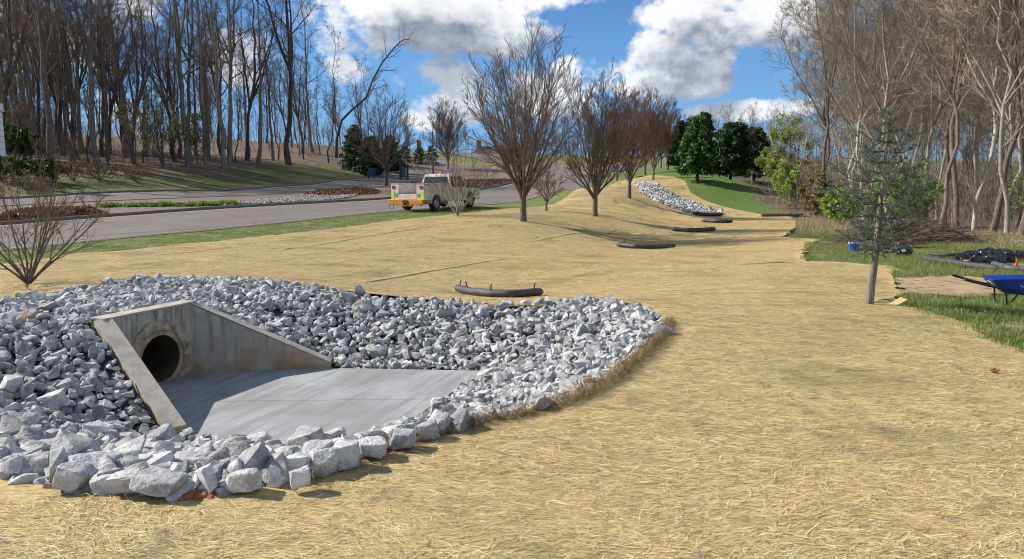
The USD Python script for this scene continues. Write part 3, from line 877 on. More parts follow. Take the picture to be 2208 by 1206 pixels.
# ------------------------------------------------------------------ stones
def b_rock(name, tint, dark):
    g = Graph()
    pos = g.add('geometry', 'position')
    rnd = g.add('attribute', 'fac', attribute='rnd')
    n = g.noise(pos, 11.0, 5.0, 0.65)
    n2 = g.noise(pos, 48.0, 4.0, 0.65)
    c = g.mix(g.smooth(n, .33, .68), dark, tint)
    c = g.mix(g.math('multiply', g.smooth(n2, .5, .72), .5), c, tuple(min(.74, t * 1.36) for t in tint))
    c = g.mix(g.math('multiply', g.smooth(g.noise(pos, 5.0, 4.0, .6), .56, .7), .35), c, (0.30, 0.265, 0.225))
    hs = g.add('hsv', 'color', hue=0.5, saturation=g.lin(g.math('fraction', g.math('multiply', rnd, 13.7)), 0, 1, .5, 1.3), value=g.lin(rnd, 0, 1, .5, 1.2), fac=1.0, color=c)
    vein = g.add('voronoi_texture', 'distance', vector=g.scale(g.add('vector_math', 'vector', math_type='add', vector1=pos, vector2=g.add('vector_math', 'vector', math_type='scale', vector1=g.noise(pos, 9.0, 3.0, .6, 'color'), scale=.12)), (1, 1, 2.4)), scale=7.0, feature='distance_to_edge')
    hs = g.mix(g.math('multiply', g.smooth(vein, .02, .004), .35), hs, (0.62, 0.62, 0.61))
    bmp = g.add('bump', 'normal', height=g.math('add', n2, g.math('multiply', n, 2.0)), strength=.75, distance=.018)
    b = g.add('principled_bsdf', 'BSDF', base_color=hs, roughness=.85, specular_ior_level=.3, normal=bmp)
    return usdkit.material(stage, f'/World/Looks/{name}', g.n, g.l, surface=b)
M_ROCK = b_rock('grey_limestone', (0.57, 0.565, 0.555), (0.30, 0.30, 0.305))
M_ROCK_BROWN = b_rock('rusty_stone', (0.36, 0.25, 0.16), (0.22, 0.14, 0.085))
M_ROCK_DARK = b_rock('dark_stone', (0.17, 0.145, 0.12), (0.10, 0.085, 0.07))

def rock(rs, size, sub=1, npts=13, aspect=None, bl=.62):
    d = rs.normal(size=(npts, 3))
    d /= np.linalg.norm(d, axis=1, keepdims=True)
    asp = np.array([1.0, rs.uniform(.62, .95), rs.uniform(.5, .8)]) if aspect is None else np.array(aspect)
    p = np.sign(d) * np.abs(d) ** bl * asp * rs.uniform(.82, 1.1, (npts, 1))
    h = trimesh.convex.convex_hull(p)
    v, f = np.array(h.vertices), np.array(h.faces)
    for _ in range(sub):
        v, f = trimesh.remesh.subdivide(v, f)
    if sub:
        m = trimesh.Trimesh(v, f, process=True)
        trimesh.smoothing.filter_laplacian(m, lamb=.17, iterations=1)
        v = np.array(m.vertices)
        f = np.array(m.faces)
        o = rs.uniform(0, 50, 3)
        v = v * (1 + 0.22 * (meshkit.fbm(v * 2.6 + o, 3, 1)[:, None] - .5))
        if sub > 1:
            v = v * (1 + 0.12 * (meshkit.fbm(v * 7 + o, 2, 2)[:, None] - .5))
    v = v - v.mean(0)
    v *= size / 2 / np.abs(v).max()
    return trimesh.Trimesh(v, f, process=False)
rs = np.random.default_rng(11)
ROCKS_LO = [rock(rs, 1.0, 1, 13) for _ in range(36)]
ROCKS_HI = [rock(rs, 1.0, 2, 13) for _ in range(40)]

def rand_rot(rs, tilt=.5):
    q = trimesh.transformations.random_rotation_matrix(rs.random(3))[:3, :3]
    e = trimesh.transformations.euler_matrix(rs.uniform(-tilt, tilt), rs.uniform(-tilt, tilt), rs.uniform(0, 6.283))[:3, :3]
    return e if rs.random() < .75 else q

def scatter_stones(poly, mean, rs, layers=((1.0, .015), (.5, .065)), sizefn=None):
    out = []
    x0, y0, x1, y1 = poly.bounds
    for dens_, lift in layers:
        sp = mean * .80 / math.sqrt(dens_)
        nx, ny = int((x1 - x0) / sp) + 1, int((y1 - y0) / (sp * .87)) + 1
        ii, jj = np.meshgrid(np.arange(nx), np.arange(ny), indexing='ij')
        q = np.stack([x0 + (ii + .5 * (jj % 2)) * sp, y0 + jj * sp * .87], -1).reshape(-1, 2)
        q += rs.uniform(-.38, .38, q.shape) * sp
        q = q[shapely.contains_xy(poly, q[:, 0], q[:, 1])]
        out.append(np.c_[q, np.full(len(q), lift)])
    return np.vstack(out)
stone_zone = rim_poly.buffer(-.03).difference(struct_poly.buffer(.035))
pts = scatter_stones(stone_zone, 0.108, rs)
pts = np.vstack([pts, np.c_[scatter_stones(stone_zone.intersection(sg.box(-4.5, 3.5, 4, 5.4)), .17, rs, ((.55, .10),))]])
pts = np.vstack([pts, scatter_stones(rim_poly.buffer(-.02).intersection(sg.box(-5, 3, .5, 4.75)), .12, rs, ((.9, .03), (.5, .12)))])
zb = G(pts[:, 0], pts[:, 1])
stones = []
for (x, y, lift), z in zip(pts, zb):
    near = np.clip((5.9 - y) / 1.6, 0, 1)
    size = (0.109 + .05 * near) * math.exp(rs.normal(0, .30))
    size = min(size, .30)
    d_struct = shapely.distance(struct_poly, sg.Point(x, y))
    if d_struct < size * .45:
        size = max(.07, d_struct * 1.9)
    stones.append((x, y, z + lift + size * .22, size))
# big stones in the front row, as the photograph shows them: (pixel x, pixel y of the centre, width in pixels, height in pixels, kind)
front = [(225, 1022, 62, 82, 0), (322, 1008, 92, 52, 0), (408, 1016, 92, 66, 0), (335, 1047, 84, 28, 0), (598, 998, 92, 54, 0), (530, 1036, 58, 44, 0), (690, 998, 60, 54, 0), (742, 986, 54, 54, 0), (476, 990, 44, 66, 0), (525, 958, 54, 28, 2),
         (495, 1012, 50, 36, 0), (660, 965, 66, 56, 0), (705, 955, 74, 50, 0), (650, 1035, 40, 40, 0), (560, 962, 50, 46, 0), (275, 1040, 60, 34, 0), (465, 1035, 44, 38, 0), (150, 1028, 60, 44, 0), (110, 985, 70, 44, 0), (55, 690, 26, 20, 1), (1098, 700, 30, 20, 0),
         (800, 968, 60, 36, 0), (920, 930, 50, 40, 0), (870, 950, 52, 34, 0), (1272, 828, 26, 22, 1), (1048, 800, 24, 14, 1)]
hero = []
for px, py, wpx, hpx, kd in front:
    best = gp(px, py, fn=lambda x, y: G(x, y) + 0.10)
    dist = np.linalg.norm(best - [0, 0, CAM_Z])
    w, h = wpx / FPX * dist, hpx / FPX * dist
    hero.append((best, w, h, kd))
hc = np.array([h[0] for h in hero])
keep = []
for s in stones:
    d = np.linalg.norm(hc[:, :2] - np.array(s[:2]), axis=1)
    k = int(np.argmin(d))
    if d[k] < 0.30 * hero[k][1]:
        continue
    keep.append(s)
stones = keep
S = np.array(stones)
q = to_px(S[:, :3])
dist = np.linalg.norm(S[:, :3] - [0, 0, CAM_Z], axis=1)
inview = (q[:, 0] > -20) & (q[:, 0] < 2228) & (q[:, 1] > 0) & (q[:, 1] < 1200)
# stones hidden behind others in the near slope that drops away from the viewer do not count as seen
score = np.where(inview, S[:, 3] / dist, 0)
order = np.argsort(-score)
n_single = 300 - len(hero)
single, rest = order[:n_single], order[n_single:]
ZONES = {'crest': ('grey angular stone in the low ridge between slab and straw', 'stones of the ridge between slab and straw'),
         'shade': ('bluish grey stone on the shaded slope outside the wing wall', 'stones on the shaded slope outside the wing wall'),
         'end': ('sunlit pale stone in the curved end of the bowl past the slab', 'stones of the curved end of the bowl'),
         'back': ('grey stone on the far slope above the culvert', 'stones on the far slope above the culvert'),
         'front': ('grey stone in the broad front corner of the bowl at the picture edge', 'stones in the front corner of the bowl')}
def stone_zone_of(x, y):
    if x > -.6:
        return 'end'
    if y > 8.6:
        return 'back'
    if x < -3.1 and y > 5.6:
        return 'shade'
    return 'front' if x < -2.2 else 'crest'
for n_, k in enumerate(single):
    x, y, z, s = S[k]
    m = ROCKS_HI[rs.integers(len(ROCKS_HI))].copy()
    m.vertices = m.vertices * s @ rand_rot(rs, .45).T + [x, y, z]
    zn = stone_zone_of(x, y)
    obj('stone', m, M_ROCK, smooth=34, label=ZONES[zn][0], cat='stone', group=ZONES[zn][1], rnd=rs.random())
hero_labels = [
    'tall upright grey stone with a pointed top, in the front row of stones', 'wide flat-topped grey boulder lying on a long low slab in the front row', 'large blocky pale boulder, biggest of the front row, touching the flat-topped one',
    'long low grey slab lying on the soil beneath the flat-topped boulder', 'long tilted grey boulder leaning up to one side in the front row', 'pointed pale grey stone below the long tilted boulder, touching the straw', 'rounded pale stone between the tilted boulder and the squat end stone',
    'squat rounded stone at the end of the front row where the blanket edge rises', 'narrow slanting pale stone next to the biggest boulder', 'dark brown flat stone at the top of the front row, before the pale slab', 'slanting grey stone wedged between the biggest boulder and the tilted one',
    'pale broad stone behind the tilted boulder, close to the slab', 'pale broken stone on the crest of the front row beside the slab', 'small pale stone touching the straw under the tilted boulder', 'pale lumpy stone next to the dark brown flat one',
    'shadowed grey stone between the upright pointed stone and the long low slab', 'small bluish stone under the biggest boulder, touching the soil', 'low grey stone beside the upright pointed stone', 'wide grey stone on the shaded slope near the picture edge',
    'rusty brown stone alone among grey ones on the upper slope by the picture edge', 'pale flat stone on the far slope above the outer end of the slab', 'pale flat stone near the end of the front row by the slab', 'pale stone at the slab corner where the front row thins out',
    'pale stone on the front crest between slab and blanket', 'brown stone at the blanket edge near the curved end of the bowl', 'orange-brown flat stone at the far corner of the slab']
for (c, w, h, kd), lab in zip(hero, hero_labels):
    m = rock(rs, 1.0, 2, 24, (1.0, .8, max(.5, min(1.25, h / w))), .42)
    ext = m.bounds[1] - m.bounds[0]
    v = m.vertices / ext * [w * 1.05, w * .85, h * 1.05]
    a = rs.uniform(-.3, .3)
    tl = rs.uniform(-.12, .12)
    if 'tilted' in lab and 'leaning' in lab:
        tl = -.42
    R = trimesh.transformations.euler_matrix(0, tl, a)[:3, :3]
    m.vertices = v @ R.T + c + [0, .02, 0]
    obj('stone', m, [M_ROCK, M_ROCK_BROWN, M_ROCK_DARK][kd], smooth=32, label=lab, cat='stone', rnd=rs.uniform(.3, .9))
ms = []
for k in rest:
    x, y, z, s = S[k]
    b = ROCKS_LO[rs.integers(len(ROCKS_LO))]
    ms.append((b.vertices * s @ rand_rot(rs, .45).T + [x, y, z], b.faces))
def join(ms):
    off = np.cumsum([0] + [len(v) for v, f in ms])
    return trimesh.Trimesh(np.vstack([v for v, f in ms]), np.vstack([f + o for (v, f), o in zip(ms, off)]), process=False)
rest_c = cKDTree(S[rest, :3])
rest_v = rs.random(len(rest))
obj('riprap', join(ms), M_ROCK, smooth=34, rnd=lambda p: rest_v[rest_c.query(p)[1]], label='many grey limestone stones lining the bowl around the culvert slab', cat='riprap', kind='stuff')

# far strip of stones on the slope
far_poly = sg.Polygon(gxy([(1362, 401), (1385, 399), (1430, 412), (1480, 435), (1520, 452), (1556, 464), (1520, 467), (1470, 457), (1425, 440), (1385, 418)])).buffer(.1)
fp = scatter_stones(far_poly, 0.27, rs, ((1.0, .05), (.5, .14)))
zf = H(fp[:, 0], fp[:, 1])
ms = []
for (x, y, lift), z in zip(fp, zf):
    s = .27 * math.exp(rs.normal(0, .25))
    b = ROCKS_LO[rs.integers(len(ROCKS_LO))]
    ms.append((b.vertices * s @ rand_rot(rs).T + [x, y, z + lift + .05], b.faces))
print('stones', len(S), 'far', len(ms), 'far area', far_poly.area)
far_c = cKDTree(fp[:, :2])
far_v = rs.random(len(fp))
obj('riprap', join(ms), M_ROCK, smooth=34, rnd=lambda p: far_v[far_c.query(p[:, :2])[1]], label='far strip of pale grey stones running down the green and straw slope', cat='riprap', kind='stuff')
# ------------------------------------------------------------------ loose straw and grass blades
def ribbons(base, direction, length, width, bend, lift, rs, seg=2):
    """flat strands: arrays (N,3), (N,3) unit, (N,), (N,), sideways bend and upward arch in metres"""
    N = len(base)
    t = np.linspace(-.5, .5, seg + 1)
    side = np.cross(direction, [0, 0, 1.0])
    side /= np.maximum(np.linalg.norm(side, axis=1, keepdims=True), 1e-9)
    c = base[:, None] + direction[:, None] * (t[None, :, None] * length[:, None, None]) + side[:, None] * ((1 - 4 * t ** 2)[None, :, None] * bend[:, None, None])
    c[:, :, 2] += (1 - 4 * t ** 2)[None] * lift[:, None]
    roll = rs.uniform(-.35, .35, N)
    wv = side * np.cos(roll)[:, None] + np.array([0, 0, 1.0]) * np.sin(roll)[:, None]
    taper = np.where(np.abs(t) > .45, .5, 1.0)
    a = c + wv[:, None] * (width[:, None] * taper[None] / 2)[:, :, None]
    b = c - wv[:, None] * (width[:, None] * taper[None] / 2)[:, :, None]
    v = np.stack([a, b], 2).reshape(-1, 3)
    n = seg + 1
    k = (np.arange(N)[:, None] * n + np.arange(seg)[None]).ravel() * 2
    f = np.concatenate([np.stack([k, k + 1, k + 3], 1), np.stack([k, k + 3, k + 2], 1)])
    return trimesh.Trimesh(v, f, process=False)

def b_strand(name, ramp, rough=.55, trans=0.25, greens=None):
    g = Graph()
    isl = g.add('attribute', 'fac', attribute='rnd')
    pos = g.add('geometry', 'position')
    c = g.add('rgb_ramp', 'color', fac=isl, ramp=ramp)
    n3 = g.noise(pos, 0.5, 4.0, 0.6)
    if greens:
        c = g.mix(g.math('multiply', g.smooth(n3, .5, .68), greens[1]), c, greens[0])
        c = g.mix(g.math('multiply', g.smooth(g.noise(pos, 2.6, 4.0, .65), .54, .72), greens[1] * .9), c, greens[0])
    d = g.add('principled_bsdf', 'BSDF', base_color=c, roughness=rough, specular_ior_level=.35)
    t = g.add('translucent_bsdf', 'BSDF', color=c)
    m = g.add('mix_closure', 'closure', fac=trans, closure1=d, closure2=t) if trans > 0 else d
    return usdkit.material(stage, f'/World/Looks/{name}', g.n, g.l, surface=m)
M_STRAND = b_strand('straw_strand', [(0, (.11, .075, .035)), (.20, (.33, .24, .108)), (.42, (.58, .445, .20)), (.72, (.77, .615, .305)), (.92, (.86, .735, .45)), (1, (.88, .81, .60))], trans=0.0, greens=((.25, .205, .095), .6))
M_STRAND_DARK = b_strand('damp_straw_strand', [(0, (.10, .065, .03)), (.5, (.22, .145, .065)), (1, (.36, .26, .12))])  # dark browns paint in the shadow along the rolled blanket edge
M_BLADE = b_strand('grass_blade', [(0, (.09, .14, .025)), (.4, (.15, .21, .045)), (.7, (.22, .26, .075)), (1, (.46, .38, .18))], .45, .35, greens=((.27, .23, .09), .55))
M_BLADE_GREEN = b_strand('fresh_grass_blade', [(0, (.075, .14, .022)), (.5, (.14, .215, .045)), (.85, (.24, .30, .08)), (1, (.42, .37, .17))], .45, .35)

def instancer(name, protos, mat, pos, rotz, scale, idx, normals=None, label=None, cat=None, kind='stuff'):
    pi = UsdGeom.PointInstancer.Define(stage, path_for(name))
    paths = []
    for k, m in enumerate(protos):
        pm = usdkit.mesh(stage, f'{pi.GetPath()}/patch_{k:03d}', m, mat, False)
        set_rnd(pm, True)
        paths.append(pm.GetPath())
    pi.CreatePrototypesRel().SetTargets(paths)
    pi.CreatePositionsAttr(Vt.Vec3fArray.FromNumpy(np.asarray(pos, np.float32)))
    pi.CreateProtoIndicesAttr(Vt.IntArray.FromNumpy(np.asarray(idx, np.int32)))
    N = len(pos)
    nz = np.tile([0, 0, 1.0], (N, 1)) if normals is None else normals
    a2 = np.asarray(rotz) / 2
    w1, z1 = np.cos(a2), np.sin(a2)
    t = np.stack([1 + nz[:, 2], -nz[:, 1], nz[:, 0], 0 * a2], 1)      # shortest turn from up to the normal
    t /= np.linalg.norm(t, axis=1, keepdims=True)
    w0, x0, y0 = t[:, 0], t[:, 1], t[:, 2]
    qs = np.stack([w0 * w1, x0 * w1 + y0 * z1, y0 * w1 - x0 * z1, w0 * z1], 1)
    pi.CreateOrientationsAttr(Vt.QuathArray([Gf.Quath(*map(float, q_)) for q_ in qs]))
    pi.CreateScalesAttr(Vt.Vec3fArray.FromNumpy(np.repeat(np.asarray(scale, np.float32)[:, None], 3, 1)))
    tag(pi.GetPrim(), label, cat, None, kind)
    return pi

def normal_at(fn, x, y, e=.15):
    dx = (fn(x + e, y) - fn(x - e, y)) / (2 * e)
    dy = (fn(x, y + e) - fn(x, y - e)) / (2 * e)
    n = np.stack([-dx, -dy, np.ones_like(dx)], -1)
    return n / np.linalg.norm(n, axis=1, keepdims=True)

rs = np.random.default_rng(5)
PS = 0.5
def straw_patch(n, rs, ln=(.04, .125), lift=.007, spread=.55, wd=(.0014, .0031)):
    b = np.c_[rs.uniform(-PS / 2 * 1.15, PS / 2 * 1.15, (n, 2)), rs.uniform(.0005, .0035, n)]
    up_ = rs.random(n) < .10
    a = np.where(rs.random(n) < .72, rs.normal(0, spread, n), rs.uniform(-math.pi, math.pi, n))
    tilt = np.where(up_, rs.normal(0, .12, n), rs.normal(0, .015, n))
    d = np.c_[np.cos(a) * np.cos(tilt), np.sin(a) * np.cos(tilt), np.sin(tilt)]
    L = rs.uniform(*ln, n)
    return ribbons(b, d, L, rs.uniform(*wd, n), rs.normal(0, .012, n), np.where(up_, np.abs(rs.normal(0, .018, n)), np.abs(rs.normal(0, .002, n))) * (L / .15), rs)
straw_protos = [straw_patch(1150, rs) for _ in range(8)]
def grid_in(poly, step, ylo, yhi, rs, jit=.3, margin=.1):
    x0, y0, x1, y1 = poly.bounds
    A, B = np.meshgrid(np.arange(x0, x1, step), np.arange(max(y0, ylo), min(y1, yhi), step), indexing='ij')
    q = np.stack([A.ravel(), B.ravel()], 1)
    q += rs.uniform(-jit, jit, q.shape) * step
    q = q[shapely.contains_xy(poly.buffer(-margin), q[:, 0], q[:, 1])]
    p = to_px(np.c_[q, H(q[:, 0], q[:, 1])])
    ok = (q[:, 1] > 1.5) & (p[:, 0] > -260) & (p[:, 0] < 2470) & (p[:, 1] < 1420)
    return q[ok]
q = np.vstack([grid_in(straw_poly, .42, 1.8, 9.5, rs, jit=.16, margin=.14), grid_in(straw_poly, .48, 9.5, 82, rs, jit=.2)])
z = SH(q[:, 0], q[:, 1]) + .023
instancer('loose_straw', straw_protos, M_STRAND, np.c_[q, z], rs.normal(0, .35, len(q)) + np.where(rs.random(len(q)) < .5, 0, math.pi), rs.uniform(.85, 1.2, len(q)), rs.integers(0, 8, len(q)), normal_at(SH, q[:, 0], q[:, 1]),
          label='loose straw strands of the golden blanket', cat='straw')
print('straw patches', len(q))
# shaggy lip of the blanket where it meets the stones
edge = np.array(shapely.segmentize(straw_poly.boundary.intersection(rim_poly.buffer(.4)), .05).geoms[0].coords) if False else None
rimline = np.array(shapely.segmentize(rim_poly.exterior, .035).coords)
rp = to_px(np.c_[rimline, H(rimline[:, 0], rimline[:, 1])])
front_lip = rimline[(rp[:, 0] > 640) & (rp[:, 0] < 1470) & (rp[:, 1] > 700)]
n = len(front_lip)
lips = []
for k in range(34):
    o = np.c_[front_lip + rs.normal(0, .035, (n, 2)), np.zeros(n)]
    o[:, 2] = H(o[:, 0], o[:, 1]) + rs.uniform(.01, .10, n)
    a = rs.uniform(-math.pi, math.pi, n)
    tl = rs.normal(0, .5, n)
    lips.append(ribbons(o, np.c_[np.cos(a) * np.cos(tl), np.sin(a) * np.cos(tl), np.sin(tl)], rs.uniform(.05, .15, n), rs.uniform(.002, .0045, n), rs.normal(0, .015, n), np.abs(rs.normal(0, .02, n)), rs))
lip = cat_meshes(lips)
lip_base = []
obj('blanket_fringe', lip, M_STRAND_DARK, rnd=True, label='dark matted straw fringe where the blanket edge meets the front stones', cat='straw fringe', kind='stuff')

GP = .5
def grass_patch(n, rs, h=(.05, .12), w=.005):
    b = np.c_[rs.uniform(-GP / 2 * 1.1, GP / 2 * 1.1, (n, 2)), np.zeros(n)]
    a = rs.uniform(-math.pi, math.pi, n)
    el = rs.uniform(.75, 1.5, n)
    d = np.c_[np.cos(a) * np.cos(el), np.sin(a) * np.cos(el), np.sin(el)]
    L = rs.uniform(*h, n)
    b = b + d * L[:, None] * .5
    return ribbons(b, d, L, rs.uniform(.6, 1.2, n) * w, rs.normal(0, .012, n), np.zeros(n), rs)
grass_protos = [grass_patch(360, rs) for _ in range(4)]
tuft_protos = [grass_patch(230, rs, (.035, .095), .005) for _ in range(4)]
lawn = sg.Polygon(np.vstack([gxy([(1716, 486), (1700, 512), (1762, 517), (1728, 545), (1738, 566), (1800, 567), (1915, 578), (1932, 602), (1944, 640), (1960, 664), (2060, 696), (2130, 726), (2208, 764), (2300, 800)]), [(10, 7), (12, 10)], gxy([(2300, 540), (2208, 508), (2120, 505), (2000, 492), (1860, 480), (1780, 470)])])).buffer(0).difference(straw_w)
_soil = sg.MultiPoint([]).buffer(0)
for pp in ([(1934, 602), (2010, 597), (2110, 600), (2200, 612), (2205, 636), (2120, 640), (2010, 640), (1942, 636)], [(2052, 700), (2100, 704), (2205, 700), (2208, 716), (2120, 722)]):
    _soil = _soil.union(sg.Polygon(gxy(pp)).buffer(.02))
q = np.vstack([grid_in(lawn.difference(_soil), .36, 3, 16, rs, margin=.08), grid_in(lawn.difference(_soil), .5, 16, 34, rs, margin=.1)])
keepn = meshkit.fbm(np.c_[q * .5, 0 * q[:, :1]], 3, 31)
q = q[keepn > .40]
z = H(q[:, 0], q[:, 1])
instancer('lawn_grass', grass_protos, M_BLADE, np.c_[q, z], rs.uniform(0, 6.28, len(q)), rs.uniform(.7, 1.3, len(q)), rs.integers(0, 4, len(q)), label='short patchy lawn grass beside the blanket and under the spruce', cat='grass')
thick = blob_poly([(1990, 662), (2070, 658), (2208, 662), (2208, 700), (2100, 698), (2050, 694), (1998, 674)], 41, .4).union(blob_poly([(2135, 715), (2160, 712), (2208, 735), (2208, 758), (2170, 742)], 42, .2)).difference(straw_w)
q = grid_in(thick, .17, 3, 20, rs, margin=0)
z = H(q[:, 0], q[:, 1])
instancer('lawn_grass', tuft_protos, M_BLADE_GREEN, np.c_[q, z], rs.uniform(0, 6.28, len(q)), rs.uniform(.7, 1.25, len(q)), rs.integers(0, 4, len(q)), label='longer fresh green grass under the wheelbarrow', cat='grass')
q = grid_in(verge, .42, 5, 45, rs, margin=.05)
z = H(q[:, 0], q[:, 1])
instancer('verge_grass', grass_protos, M_BLADE, np.c_[q, z], rs.uniform(0, 6.28, len(q)), rs.uniform(.5, .9, len(q)), rs.integers(0, 4, len(q)), label='short grass of the verge along the road', cat='grass')
# ------------------------------------------------------------------ trees
def poly_len(Pn):
    return np.linalg.norm(np.diff(Pn, axis=1), axis=2).sum(1)

def level(Pp, Rp, rs, count, t=(.3, 1.0), ang=(.5, .9), ln=(.25, .4), n=5, up=.08, wig=.12, rr=.6, tip=.25, taper=1.0, minr=.003, absolute=False, ang_top=None):
    """children of every parent branch: returns centre lines and radii"""
    B, m, _ = Pp.shape
    idx = np.repeat(np.arange(B), count)
    K = len(idx)
    k = np.tile(np.arange(count), B)
    tt = t[0] + (k + rs.random(K)) / count * (t[1] - t[0])
    f = np.clip(tt * (m - 1), 0, m - 1.0001)
    i = f.astype(int)
    w = (f - i)[:, None]
    p0, p1 = Pp[idx, i], Pp[idx, i + 1]
    pos = p0 * (1 - w) + p1 * w
    T = p1 - p0
    T /= np.maximum(np.linalg.norm(T, axis=1, keepdims=True), 1e-9)
    rpar = Rp[idx, i] * (1 - w[:, 0]) + Rp[idx, i + 1] * w[:, 0]
    phi = k * 2.39996 + np.repeat(rs.uniform(0, 6.28, B), count) + rs.normal(0, .5, K)
    ref = np.where(np.abs(T[:, 2:3]) > .9, [[1.0, 0, 0]], [[0, 0, 1.0]])
    U = np.cross(T, ref)
    U /= np.maximum(np.linalg.norm(U, axis=1, keepdims=True), 1e-9)
    Vv = np.cross(T, U)
    a = rs.uniform(*ang, K)
    if ang_top is not None:
        a = a + (ang_top - (ang[0] + ang[1]) / 2) * tt
    d = T * np.cos(a)[:, None] + (U * np.cos(phi)[:, None] + Vv * np.sin(phi)[:, None]) * np.sin(a)[:, None]
    Lp = np.ones(B) if absolute else poly_len(Pp)
    L = Lp[idx] * rs.uniform(*ln, K) * (1 - (1 - 1 / (1 + taper)) * tt)
    C = np.empty((K, n, 3))
    C[:, 0] = pos
    for j in range(1, n):
        d = d + rs.normal(0, wig, (K, 3))
        d[:, 2] += up
        d /= np.linalg.norm(d, axis=1, keepdims=True)
        C[:, j] = C[:, j - 1] + d * (L / (n - 1))[:, None]
    r0 = np.maximum(np.minimum(rpar * rr, rpar * .95), minr)
    R = r0[:, None] * np.linspace(1, tip, n)[None]
    return C, np.maximum(R, minr * .8)

def trunk_line(h, r, n, rs, wig=.15, lean=(0, 0), flare=1.35, tip=.12, curve=None):
    z = np.linspace(0, 1, n)
    p = np.zeros((n, 3))
    p[:, 2] = z * h
    w = np.cumsum(rs.normal(0, wig, (n, 2)), 0)
    w -= w[0]
    p[:, :2] = w * (h / 20) + np.outer(z ** 1.0, np.array(lean)) * h
    if curve is not None:
        p = curve
    R = r * (1 - (1 - tip) * z ** 1.1)
    R[0] *= flare
    p[0, 2] -= .25
    return p[None], R[None]

def bark(name, c1, c2, vs=3.0):
    g = Graph()
    co = g.add('texture_coordinate', 'object')
    n = g.noise(g.scale(co, (9, 9, 1.6)), vs, 4.0, .65)
    n2 = g.noise(co, .8, 3.0, .5)
    rnd = g.add('object_info', 'random')
    c = g.mix(g.smooth(n, .34, .68), c1, c2)
    c = g.mix(g.math('multiply', g.smooth(n2, .4, .7), .4), c, tuple(.7 * x for x in c1))
    c = g.add('hsv', 'color', hue=.5, saturation=1.0, value=g.lin(rnd, 0, 1, .75, 1.25), fac=1.0, color=c)
    b = g.add('principled_bsdf', 'BSDF', base_color=c, roughness=.9, specular_ior_level=.2, normal=g.add('bump', 'normal', height=n, strength=.7, distance=.03))
    return usdkit.material(stage, f'/World/Looks/{name}', g.n, g.l, surface=b)
M_BARK_GREY = bark('grey_bark', (.12, .10, .08), (.25, .22, .185))
M_BARK_DARK = bark('dark_bark', (.06, .048, .04), (.125, .105, .086))  # tones kept dark for trunks seen against the light
M_BARK_PALE = bark('pale_bark', (.24, .21, .17), (.46, .415, .355))  # paleness includes the sunlight on these trunks
M_BARK_BROWN = bark('brown_bark', (.12, .095, .075), (.25, .20, .16))
M_TWIG = bark('brown_twigs', (.115, .085, .065), (.20, .15, .115), 1.0)
M_TWIG_PALE = bark('pale_twigs', (.20, .165, .125), (.35, .30, .235), 1.0)  # lighter twig colour, sunlight painted in
M_TWIG_RED = bark('reddish_twigs', (.125, .075, .055), (.22, .135, .10), 1.0)

def leaf_mat(name, c1, c2, trans=.4):
    g = Graph()
    isl = g.add('attribute', 'fac', attribute='rnd')
    rnd = g.add('object_info', 'random')
    c = g.mix(isl, c1, c2)
    c = g.add('hsv', 'color', hue=.5, saturation=1.0, value=g.lin(rnd, 0, 1, .85, 1.15), fac=1.0, color=c)
    d = g.add('principled_bsdf', 'BSDF', base_color=c, roughness=.55, specular_ior_level=.3)
    t = g.add('translucent_bsdf', 'BSDF', color=c)
    m = g.add('mix_closure', 'closure', fac=trans, closure1=d, closure2=t)
    return usdkit.material(stage, f'/World/Looks/{name}', g.n, g.l, surface=m)
M_BUD = leaf_mat('spring_buds', (.15, .21, .035), (.34, .39, .09))
M_BUD_OLIVE = leaf_mat('olive_buds', (.17, .15, .06), (.33, .28, .12))
M_BUD_RED = leaf_mat('red_brown_buds', (.13, .07, .05), (.22, .12, .085))
M_LEAF = leaf_mat('shrub_leaf', (.18, .28, .035), (.42, .52, .11))
M_LEAF_DARK = leaf_mat('evergreen_leaf', (.02, .05, .012), (.07, .13, .028), .2)
M_PINE = leaf_mat('pine_needles', (.045, .10, .028), (.12, .20, .06), .25)
M_PINE_DARK = leaf_mat('dark_pine_needles', (.022, .05, .016), (.06, .105, .034), .2)
M_SPRUCE = leaf_mat('blue_spruce_needles', (.085, .125, .095), (.27, .33, .26), .25)
M_SPRUCE_BARK = bark('spruce_bark', (.20, .165, .125), (.36, .31, .25), 2.0)
M_DRY = leaf_mat('dry_grass_stalk', (.28, .2, .12), (.5, .4, .26), .3)
M_LILY = leaf_mat('daylily_leaf', (.08, .16, .02), (.21, .32, .06), .35)
M_BARBERRY = leaf_mat('russet_cover', (.10, .05, .03), (.25, .13, .08), .3)

def quads(c, size, rs, aspect=1.6, flat=0.0):
    """small leaves: two triangles each, random attitude"""
    N = len(c)
    a = rs.normal(size=(N, 3))
    a[:, 2] *= (1 - flat)
    a /= np.linalg.norm(a, axis=1, keepdims=True)
    b = rs.normal(size=(N, 3))
    b = np.cross(a, b)
    b /= np.maximum(np.linalg.norm(b, axis=1, keepdims=True), 1e-9)
    s = np.broadcast_to(size, (N,))[:, None] * .5
    v = np.stack([c - a * s * aspect, c + b * s, c + a * s * aspect, c - b * s], 1).reshape(-1, 3)
    k = np.arange(N)[:, None] * 4
    return trimesh.Trimesh(v, np.concatenate([k + [0, 1, 2], k + [0, 2, 3]]), process=False)

def tree_parts(parent, trunk, crown, mt, mc, leaves=None, ml=None):
    obj('trunk', trunk, mt, parent, smooth=True)
    obj('branches', crown, mc, parent, smooth=False)
    if leaves is not None:
        obj('foliage', leaves, ml, parent, rnd=True)

